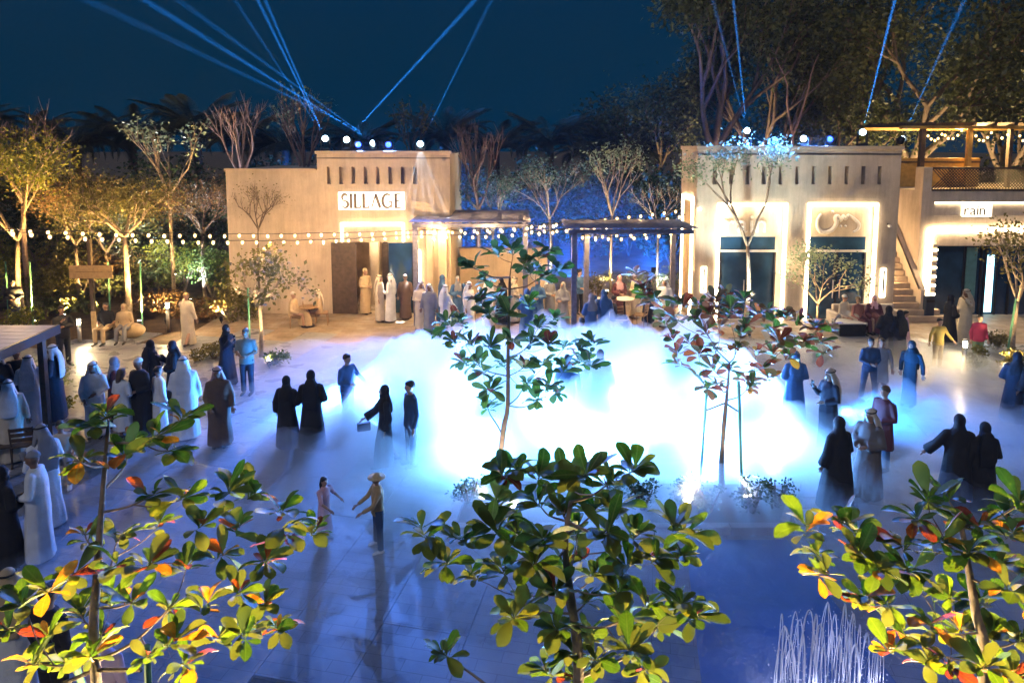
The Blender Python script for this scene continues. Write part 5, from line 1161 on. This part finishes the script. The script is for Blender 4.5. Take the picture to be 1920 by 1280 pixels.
    if outfit in ('abaya', 'kandura', 'dress'):
        mb = MB(); fl = rr.randint(5, 7); ph = rr.uniform(0, 6)
        if not seated:
            hem = {'abaya': (.29, .25), 'kandura': (.235, .20), 'dress': (.27, .24)}[outfit]; zb0 = .05 if outfit != 'dress' else .25
            sw = -.05 if legs == 'walk' else 0
            prof = [(zb0, hem[0], hem[1], .075), (.25, hem[0]*.96, hem[1]*.95, .07), (.55, hem[0]*.86, hem[1]*.86, .055), (.85, .215, .165, .04), (1.05, .195, .150, .025), (1.25, .205, .15, .012), (1.38, .205, .125, 0), (1.445, .145, .10, 0), (1.49, .075, .075, 0)]
            mb.rings([ring(0, sw*(1 - z/1.5) + .012*math.sin(z*4 + ph), z, a*slim, b*slim, 36, fl, ph + z*.5, am) for z, a, b, am in prof])
        else:
            mb.rings([ring(0, 0, z, a*slim, b, 28, fl, ph, .02) for z, a, b in ((.42, .22, .19), (.60, .20, .165), (.82, .205, .15), (.95, .205, .125), (1.015, .145, .10), (1.06, .075, .075))])
            mb.tube([V((0, .05, .50)), V((0, -.22, .52)), V((0, -.44, .51)), V((0, -.50, .30)), V((0, -.50, .06))], [(.22, .15), (.23, .13), (.23, .11), (.23, .10), (.25, .11)], 20)
        for a, b, c in el:
            e = b.lerp(c, .92) if outfit != 'dress' else b.lerp(c, .1)
            wv = (.072, .075, .085, .10) if wide else (.066, .060, .056, .054)
            mb.tube([a*.85 + V((0, 0, a.z*.15)), a, b, e], [wv[0]*.95, wv[0], wv[2], wv[3]], 12)
        parts.append(('robe' if outfit != 'dress' else 'dress', remeshed(mb, 'robe', .024, 2)))
    else:
        mb = MB(); ph = rr.uniform(0, 6)
        long = 0 if outfit != 'coat' else .35
        mb.rings([ring(0, 0, z + dz, a*slim, b, 24, 5, ph, am) for z, a, b, am in ((.82 - long, .20 + long*.1, .145 + long*.1, .03), (.95, .19, .14, .03), (1.08, .172, .125, .02), (1.25, .20, .14, .012), (1.38, .205, .122, 0), (1.445, .145, .095, 0), (1.485, .075, .072, 0))])
        for a, b, c in el:
            e = b.lerp(c, .92) if outfit in ('shirt', 'coat') else a.lerp(b, .85)
            mb.tube([a*.85 + V((0, 0, a.z*.15)), a, a.lerp(b, .6), b if outfit in ('shirt', 'coat') else a.lerp(b, .8), e], [.062, .068, .058, .052, .045 if outfit != 'tee' else .06], 12)
        parts.append(('coat' if outfit == 'coat' else 'shirt', remeshed(mb, 'shirt', .022, 2)))
        mb = MB(); mb.rings([ring(0, 0, z + dz, a*slim, b, 20) for z, a, b in ((.80, .15, .11), (.88, .18, .13), (1.0, .17, .12))])
        for a, b, c in lg: mb.tube([a + V((0, 0, .04)), a.lerp(b, .5), b, b.lerp(c, .5), c + V((0, 0, .0))], [.105, .092, .075, .072, .068], 12)
        parts.append(('trousers', remeshed(mb, 'trousers', .022, 2)))
    for a, b, c in lg:
        mb = MB(); f = c + V((0, 0, -.03)); mb.tube([f + V((0, .075, -.018)), f + V((0, .05, -.005)), f + V((0, -.05, -.008)), f + V((0, -.13, -.022)), f + V((0, -.185, -.032))], [(.035, .03), (.044, .044), (.046, .040), (.046, .027), (.030, .016)], 10)
        me = mb.mesh('shoe', True); parts.append(('shoe', me))
    # ---- head wear
    mb = MB(); H = hc
    if head == 'hijab':
        mb.ell(H + Rt @ V((0, .018, .012)), (.098, .104, .128), 16, 12)
        mb.ell(H + Rt @ V((0, -.02, -.095)), (.082, .085, .055), 14, 8)
        mb.rings([ring(0, .01, z + dz, a, b, 24, 6, 1, am) for z, a, b, am in ((1.20, .20, .155, .05), (1.32, .205, .15, .04), (1.43, .175, .125, .02), (1.50, .105, .10, 0), (1.56, .092, .095, 0))])
        if seed % 2: mb.tube([V((0, .09, 1.58 + dz)), V((0, .15, 1.40 + dz)), V((0, .17, 1.12 + dz)), V((.02, .17, .95 + dz))], [(.09, .04), (.16, .035), (.17, .03), (.15, .02)], 14)
        parts.append(('headscarf', remeshed(mb, 'headscarf', .02, 2)))
    elif head == 'ghutra':
        mb.ell(H + Rt @ V((0, .016, .026)), (.092, .106, .112), 16, 12, -.25, 1)
        mb.tube([H + Rt @ V((0, .05, .02)), V((0, .115, 1.54 + dz)), V((0, .16, 1.36 + dz)), V((.01, .17, 1.10 + dz)), V((.02, .165, 1.0 + dz))], [(.09, .05), (.115, .045), (.165, .03), (.17, .022), (.15, .016)], 16)
        for s in (1, -1): mb.tube([H + Rt @ V((s*.075, .01, .03)), H + Rt @ V((s*.10, .02, -.08)), V((s*.135, .02, 1.44 + dz)), V((s*.15, -.07, 1.26 + dz))], [(.03, .05), (.028, .055), (.03, .05), (.035, .018)], 10)
        parts.append(('headscarf', remeshed(mb, 'headscarf', .018, 2)))
        ag = MB(); rg = [H + Rt @ V((.093*math.cos(k*.3307), .016 + .106*math.sin(k*.3307), .072 + .014*math.sin(k*.3307))) for k in range(20)]; ag.tube(rg, .012, 6, False); parts.append(('head_cord', ag.mesh('cord', True)))
    elif head == 'kufi':
        mb.ell(H + V((0, .012, .03)), (.086, .100, .095), 16, 8, .05, 1); parts.append(('cap', mb.mesh('cap', True)))
    elif head == 'cap':
        mb.ell(H + V((0, .01, .028)), (.085, .10, .095), 16, 8, .05, 1); mb.tube([H + V((0, -.07, .045)), H + V((0, -.13, .038)), H + V((0, -.165, .03))], [(.075, .012), (.075, .009), (.055, .006)], 12); parts.append(('cap', mb.mesh('cap', True)))
    elif head == 'hat':
        mb.ell(H + V((0, .01, .03)), (.088, .10, .10), 16, 8, .05, 1); mb.tube([H + V((0, .005, .028)), H + V((0, .005, .042))], [.20, .19], 20); parts.append(('hat', mb.mesh('hat', True)))
        m2 = MB(); m2.ell(H + V((0, .02, .0)), (.084, .092, .10), 14, 8, -.5, .3); parts.append(('hair', m2.mesh('hair', True)))
    elif head in ('hair', 'long_hair'):
        mb.ell(H + Rt @ V((0, .022, .022)), (.085, .098, .108), 16, 10, -.35, 1)
        mb.ell(H + Rt @ V((0, -.02, .075)), (.07, .08, .045), 12, 6)
        if head == 'long_hair': mb.tube([H + Rt @ V((0, .06, .03)), H + Rt @ V((0, .095, -.08)), H + Rt @ V((.01, .10, -.22)), H + Rt @ V((.01, .09, -.30))], [(.08, .05), (.085, .045), (.07, .035), (.03, .02)], 12)
        parts.append(('hair', remeshed(mb, 'hair', .016, 2)))
    PROTO[key] = (parts, el); return PROTO[key]
DEF = {'shoe': LEATH, 'headscarf': BLK, 'head_cord': AGAL, 'hair': HAIR, 'cap': WHT, 'hat': STRAW}
def person(label, px, py, h, face, outfit, arms=('down', 'down'), head='hijab', legs='stand', seated=False, main=BLK, low=NAVY, scarf=None, hairm=None, skin=SKIN, item=None, seed=0, turn=0.0, slim=1.0, pos=None, z=0.0, lean=0.0, shoe=None, capm=None, group=None):
    """face: direction the figure looks, degrees: 0 = towards the camera, 90 = to the right of the picture, 180 = away"""
    parts, el = person_meshes(outfit, arms, legs, seated, head, seed, turn, slim)
    c = V(pos) if pos else gnd(px, py, z); s = h / 1.75
    e = empty('person', tuple(c), R(face), label, 'person', group); e.scale = (s, s, s); e.rotation_euler = (R(lean), 0, R(face))
    for nm, me in parts:
        m = {'robe': main, 'dress': main, 'shirt': main, 'coat': main, 'trousers': low, 'body': skin}.get(nm) or DEF[nm]
        if nm == 'headscarf': m = scarf or (BLK if head == 'hijab' else WHT)
        if nm == 'hair' and hairm: m = hairm
        if nm == 'cap' and capm: m = capm
        if nm == 'shoe' and shoe: m = shoe
        if len(me.materials) == 0: me.materials.append(m)
        o = link(nm, me, e); o.material_slots[0].link = 'OBJECT'; o.material_slots[0].material = m
    a, b, w_ = el[1]
    if item == 'phone':
        p = w_ + (w_ - b).normalized()*.09; MB().box(p.x - .038, p.x + .038, p.y - .012, p.y, p.z - .06, p.z + .09).build('held_phone', PHN, e)
    if item == 'bag':
        p = w_ + V((-.02, -.02, -.16)); bevel(MB().box(p.x - .05, p.x + .05, p.y - .14, p.y + .14, p.z - .12, p.z + .06).build('handbag', LEATH, e), .02); MB().tube([p + V((0, -.10, .06)), p + V((0, -.04, .15)), p + V((0, .04, .15)), p + V((0, .10, .06))], .008, 5).build('handbag_strap', LEATH, e)
    return e
D2 = ('down', 'down'); CL = ('clasp', 'clasp'); PH = ('clasp', 'phone')
# --- garden side
person('man in black shirt and trousers standing by the kiosk with arms folded', 122, 684, 1.80, 55, 'shirt', ('cross', 'phone'), 'hair', main=BLK, low=NAVY, skin=SKIN2, seed=1)
person('seated man in a black printed tee and beige trousers', 202, 640, 1.76, 0, 'tee', ('lap', 'lap'), 'hair', seated=True, main=BLK, low=SAND, seed=2, skin=SKIN2)
person('seated figure in a pale yellow hooded top', 236, 638, 1.66, 10, 'shirt', ('lap', 'lap'), 'hijab', seated=True, main=SAND, low=GRY, scarf=SAND, seed=4)
person('man in a beige robe walking away beside the glowing bollard', 353, 648, 1.76, 170, 'kandura', ('raise', 'down'), 'kufi', 'walk', main=CRM, seed=5, capm=TAN)
# --- white robed crowd on the left
person('dark robed man with white scarf at the kiosk corner', 4, 800, 1.78, 30, 'kandura', CL, 'ghutra', main=NAVY, scarf=WHT, seed=6, skin=SKIN2)
person('man in a pale cream robe standing in front of the brown chair', 26, 866, 1.74, 215, 'kandura', D2, 'ghutra', main=CRM, scarf=WHT, seed=7, skin=SKIN2)
person('man in a light blue lit robe with his back turned near the kiosk', 62, 806, 1.76, 200, 'kandura', CL, 'ghutra', main=WHT, scarf=WHT, seed=8)
person('man in dark clothes hidden behind the light robed man', 40, 785, 1.72, 20, 'shirt', D2, 'hair', main=NAVY, low=BLK, seed=9)
person('tall man in a dark cloak and white scarf looking to the kiosk', 108, 788, 1.84, -75, 'kandura', CL, 'ghutra', main=NAVY, scarf=WHT, seed=10, skin=SKIN2)
person('bearded man in a white robe holding his hands together', 182, 818, 1.72, 15, 'kandura', ('clasp', 'lap'), 'ghutra', main=WHT, scarf=WHT, seed=11, skin=SKIN2)
person('woman in a brown patterned headscarf beside the white skirted woman', 221, 800, 1.66, 120, 'abaya', D2, 'hijab', main=MAR, scarf=GRY, seed=12)
person('woman in a white skirt with a brown shawl seen from behind', 234, 822, 1.60, 160, 'dress', CL, 'long_hair', main=WHT, hairm=HAIRB, seed=13)
person('stout man in a black robe and white cap', 268, 816, 1.80, -20, 'kandura', CL, 'kufi', main=BLK, seed=14, skin=SKIN2, slim=1.15)
person('woman in black abaya behind the stout man', 288, 758, 1.66, 150, 'abaya', CL, 'hijab', seed=15)
person('woman in black abaya looking down at her phone behind the white robed man', 329, 762, 1.68, -60, 'abaya', PH, 'hijab', seed=17, item='phone')
person('bare headed boy in a white robe next to the stout man', 302, 812, 1.56, 140, 'kandura', D2, 'hair', main=WHT, seed=18)
person('large man in a white robe and scarf facing the crowd', 350, 822, 1.86, 205, 'kandura', ('clasp', 'down'), 'ghutra', main=WHT, scarf=WHT, seed=19, slim=1.18)
person('man in a brown robe with a pale patterned scarf', 414, 835, 1.76, 12, 'kandura', ('down', 'lap'), 'ghutra', main=BRN, scarf=cloth('pinkish', (.45, .32, .33)), seed=20, skin=SKIN2, slim=1.12)
person('boy sitting at the table edge in a pale tee and light shoes', 120, 900, 1.60, 30, 'tee', ('lap', 'lap'), 'hair', seated=True, main=CRM, low=GRY, seed=21, shoe=WHT)
person('man in a white robe and patterned scarf bending beside the boy', 97, 988, 1.80, -120, 'kandura', ('lap', 'clasp'), 'ghutra', main=WHT, scarf=GRY, seed=22, lean=4)
person('man in a white robe and grey peaked cap', 78, 1050, 1.80, -75, 'kandura', ('clasp', 'clasp'), 'cap', main=WHT, capm=GRY, seed=23, skin=SKIN2)
person('woman in a black abaya beside the man in the peaked cap', 16, 1062, 1.62, 150, 'abaya', CL, 'hijab', seed=24)
person('man in a white robe with a beige scarf under the orange leafed tree', 34, 1330, 1.72, 200, 'kandura', CL, 'ghutra', main=WHT, scarf=SAND, seed=25)
person('dark haired man in black half hidden by the orange leafed tree', 108, 1370, 1.74, 160, 'shirt', D2, 'hair', main=BLK, low=BLK, seed=26)
person('person in a lilac top half hidden by the orange leafed tree', 205, 1440, 1.6, 170, 'shirt', D2, 'hair', main=cloth('lilac', (.42, .32, .5)), low=SAND, seed=27)
# --- middle of the plaza
person('woman in a dark abaya taking a picture with a raised phone', 428, 722, 1.68, 70, 'abaya', PH, 'hijab', main=NAVY, seed=28, item='phone')
person('man in a two tone tee and dark trousers looking at his hands', 465, 738, 1.76, 0, 'tee', CL, 'hair', 'stand', main=cloth('two_tone_tee', (.16, .19, .16)), low=NAVY, seed=29, skin=SKIN2)
person('shorter woman in black abaya of the pair watching the fog', 541, 840, 1.60, 170, 'abaya', ('down', 'clasp'), 'hijab', seed=30)
person('taller woman in black abaya of the pair watching the fog', 587, 842, 1.74, 185, 'abaya', CL, 'hijab', seed=31)
person('man sunk to his shoulders in the white fog', 653, 798, 1.72, 60, 'shirt', ('out', 'clasp'), 'hair', main=BLU, low=DEN, seed=32)
person('woman in abaya walking into the fog with a handbag', 724, 872, 1.68, -70, 'abaya', ('down', 'reach'), 'hijab', 'walk', main=NAVY, seed=34, item='bag', slim=.85)
person('bare headed man in dark clothes standing deep in the fog', 772, 872, 1.78, -60, 'shirt', ('down', 'back'), 'hair', main=DEN, low=DEN, seed=35)
person('small girl with a ponytail in a pink dress', 610, 1010, 1.08, 60, 'dress', ('out', 'reach'), 'long_hair', main=PNK, seed=36, slim=.85)
person('boy in a straw sun hat and tan jacket reaching out', 710, 1028, 1.28, -65, 'shirt', ('reach', 'reach'), 'hat', 'wide', main=TAN, low=DEN, seed=37, slim=.95, shoe=WHT)
person('faint figure in the brightest fog beside the slim green tree', 1063, 800, 1.72, 180, 'shirt', D2, 'hair', main=BLU, low=DEN, seed=38)
person('faint second figure in the brightest fog', 1124, 786, 1.70, 160, 'abaya', ('out', 'down'), 'hijab', main=GRY, scarf=GRY, seed=40)
person('white rimmed man with his back turned at the fog crest', 1040, 712, 1.76, 180, 'kandura', CL, 'kufi', main=WHT, seed=41)
person('bare headed person outlined by light at the fog crest', 1090, 710, 1.74, 200, 'shirt', D2, 'hair', main=GRY, low=GRY, seed=42)
# --- in front of the SILLAGE door and below the pergola
person('man in a golden lit robe in the SILLAGE doorway', 686, 588, 1.78, 60, 'kandura', CL, 'kufi', main=SAND, seed=43, capm=SAND)
person('man in a cream robe greeting at the SILLAGE door', 713, 602, 1.74, 80, 'kandura', ('clasp', 'down'), 'ghutra', main=CRM, scarf=CRM, seed=44)
person('man in a long white robe and scarf at the SILLAGE door', 733, 603, 1.80, -100, 'kandura', CL, 'ghutra', main=WHT, scarf=WHT, seed=45)
person('dim figure in brown before the blue glass door', 761, 598, 1.70, 180, 'kandura', D2, 'kufi', main=BRN, capm=BRN, seed=46)
person('man in a cream robe next to the pergola post', 790, 618, 1.74, 20, 'kandura', CL, 'ghutra', main=CRM, scarf=WHT, seed=47, skin=SKIN2)
person('man in a bluish grey robe next to the pergola post', 806, 624, 1.74, -10, 'kandura', D2, 'ghutra', main=GRY, scarf=WHT, seed=48, skin=SKIN2)
person('man in a bright white robe turned to the pergola guests', 836, 630, 1.78, 130, 'kandura', ('clasp', 'out'), 'ghutra', main=WHT, scarf=WHT, seed=49)
person('woman in a blue lit abaya behind the white robed men', 830, 602, 1.74, 100, 'abaya', CL, 'hijab', main=BLU, scarf=BLU, seed=50)
person('woman in a patterned blue abaya under the pergola', 859, 604, 1.72, 20, 'abaya', ('raise', 'clasp'), 'hijab', main=BLU, scarf=GRY, seed=52)
person('man in a white robe beneath the pergola lights', 880, 622, 1.78, 60, 'kandura', D2, 'ghutra', main=WHT, scarf=WHT, seed=53)
person('woman in blue seated beyond the white robed man', 900, 600, 1.66, -40, 'abaya', ('lap', 'lap'), 'hijab', seated=True, main=BLU, scarf=BLU, seed=54)
person('woman in a long blue abaya between the pergolas', 988, 642, 1.80, 160, 'abaya', CL, 'hijab', main=BLU, scarf=BLU, seed=55)
person('woman in blue abaya beside the thick pergola post', 1108, 650, 1.76, 200, 'abaya', CL, 'hijab', main=BLU, scarf=GRY, seed=56, slim=.95)
person('woman in blue abaya with a pale bun near the bistro table', 1131, 644, 1.80, 190, 'abaya', ('raise', 'clasp'), 'hijab', main=BLU, scarf=BLU, seed=57, slim=.9)
person('guest in navy sitting near the bistro tables', 1150, 620, 1.66, 90, 'shirt', ('lap', 'lap'), 'hair', seated=True, main=NAVY, low=NAVY, seed=58)
person('guest in dark blue behind the bistro table', 1086, 588, 1.72, 30, 'shirt', CL, 'hair', main=BLU, low=NAVY, seed=59)
person('seated man in a cream robe by the wing wall', 551, 612, 1.68, 80, 'kandura', ('lap', 'lap'), 'kufi', seated=True, main=SAND, seed=60, capm=CRM)
person('seated man in a cream robe near the dark door', 598, 608, 1.70, -70, 'kandura', ('lap', 'clasp'), 'ghutra', seated=True, main=SAND, scarf=CRM, seed=61)
# --- right side
person('woman in blue silhouette at the edge of the bright fog', 1487, 790, 1.70, 180, 'abaya', CL, 'hijab', main=BLU, scarf=BLU, seed=62)
person('man in a dark robe and long white scarf filming the fog', 1550, 840, 1.76, -75, 'kandura', PH, 'ghutra', main=NAVY, scarf=CRM, seed=63, item='phone', skin=SKIN2)
person('large figure in a black abaya in front of the stone step', 1566, 955, 1.72, 200, 'abaya', ('down', 'clasp'), 'hijab', seed=64, slim=1.18)
person('woman in a beige headscarf and dark shawl over a pale skirt', 1624, 932, 1.70, -60, 'abaya', CL, 'ghutra', main=cloth('taupe', (.13, .11, .10)), scarf=CRM, seed=65)
person('man in a maroon jacket and white collar', 1652, 880, 1.74, -70, 'coat', ('clasp', 'down'), 'hair', main=MAR, low=DEN, hairm=HAIRB, seed=66)
person('young boy in dark blue clothes standing on the misty paving', 1627, 748, 1.62, 0, 'shirt', ('clasp', 'clasp'), 'hair', 'wide', main=DEN, low=DEN, seed=67)
person('girl in a grey dress close behind the boy in dark blue', 1648, 744, 1.56, -20, 'coat', D2, 'hair', main=GRY, low=DEN, hairm=HAIRB, seed=68)
person('slim woman in a dark teal robe standing apart on the misty paving', 1703, 760, 1.66, -50, 'kandura', ('back', 'back'), 'hijab', main=cloth('teal', (.012, .035, .05)), scarf=cloth('teal', (.012, .035, .05)), seed=69, slim=.8)
person('woman in a black abaya walking towards the sofa', 1661, 682, 1.76, 170, 'abaya', CL, 'hijab', main=BLK, seed=70)
person('woman in a charcoal abaya beside the one in black', 1682, 684, 1.66, 190, 'abaya', CL, 'hijab', main=NAVY, seed=71)
person('girl with long dark hair walking by the stairs', 1694, 662, 1.36, 60, 'dress', D2, 'long_hair', main=PNK, seed=72)
person('child in a mustard top and trousers', 1756, 690, 1.50, 10, 'shirt', ('out', 'out'), 'hair', main=YEL, low=TAN, seed=73)
person('woman in a black abaya by the terrace shop door', 1777, 648, 1.68, 90, 'abaya', CL, 'hijab', main=BLK, seed=74)
person('man in a pale robe and scarf facing the woman at the terrace shop', 1806, 644, 1.82, -80, 'kandura', ('raise', 'clasp'), 'ghutra', main=CRM, scarf=CRM, seed=75, skin=SKIN2)
person('child in a crimson top and olive trousers', 1831, 682, 1.50, 0, 'shirt', D2, 'hair', main=RED, low=GRN, seed=76, slim=1.1)
person('seated woman in a floral top on the outdoor sofa', 1606, 622, 1.66, 20, 'shirt', ('lap', 'lap'), 'hair', seated=True, main=cloth('floral', (.35, .15, .12)), low=MAR, seed=77, hairm=HAIRB)
person('seated woman in pink on the outdoor sofa', 1636, 620, 1.66, -10, 'abaya', ('lap', 'lap'), 'hijab', seated=True, main=MAR, scarf=PNK, seed=78)
person('seated man in white at the box table', 1580, 618, 1.68, 30, 'kandura', ('lap', 'lap'), 'kufi', seated=True, main=CRM, seed=79)
person('taller woman in a black abaya walking arm in arm', 1788, 952, 1.74, 165, 'abaya', ('out', 'down'), 'hijab', seed=80, slim=1.08)
person('shorter woman in a black abaya walking arm in arm', 1836, 958, 1.64, 175, 'abaya', ('down', 'clasp'), 'hijab', seed=81)
person('woman in a dark abaya with a white collar near the young olive tree', 1898, 792, 1.70, 150, 'abaya', CL, 'hijab', main=NAVY, seed=82)
person('woman in a black abaya partly behind the young olive tree', 1926, 796, 1.72, 200, 'abaya', D2, 'hijab', seed=83)
person('dark haired man at the shrubs behind the kiosk', 30, 612, 1.72, 40, 'shirt', CL, 'hair', main=BLK, low=NAVY, seed=84)
for (a, b, h, f, of, hd, mn, sc, lb) in ((915, 612, 1.72, 30, 'kandura', 'ghutra', WHT, WHT, 'man in white behind the upper leaves of the slim green tree'), (940, 606, 1.68, -60, 'abaya', 'hijab', BLK, BLK, 'woman in black abaya behind the slim green tree'), (965, 604, 1.70, 80, 'kandura', 'ghutra', CRM, CRM, 'man in cream before the low garden wall'), (1008, 610, 1.70, -20, 'abaya', 'hijab', BLU, BLU, 'woman in blue before the end of the garden wall'), (1030, 604, 1.74, 40, 'kandura', 'ghutra', GRY, WHT, 'man in a grey robe next to the garden wall end'), (1055, 614, 1.66, -40, 'abaya', 'hijab', GRY, GRY, 'woman in a pale grey abaya close to the thick pergola post'), (1160, 600, 1.70, 20, 'abaya', 'hijab', MAR, PNK, 'woman in maroon beyond the bistro tables'), (1190, 596, 1.72, -70, 'kandura', 'kufi', CRM, CRM, 'man in cream beyond the lounge chair'), (1215, 604, 1.68, 60, 'abaya', 'hijab', NAVY, NAVY, 'woman in navy near the lit return of the square shop'), (1245, 612, 1.74, -30, 'kandura', 'ghutra', WHT, WHT, 'man in white near the lit return of the square shop')):
    person(lb, a, b, h, f, of, CL, hd, main=mn, scarf=sc, seed=90 + (a % 3), capm=CRM)
print('people protos', len(PROTO))
if TMP: bpy.data.scenes.remove(TMP[0])
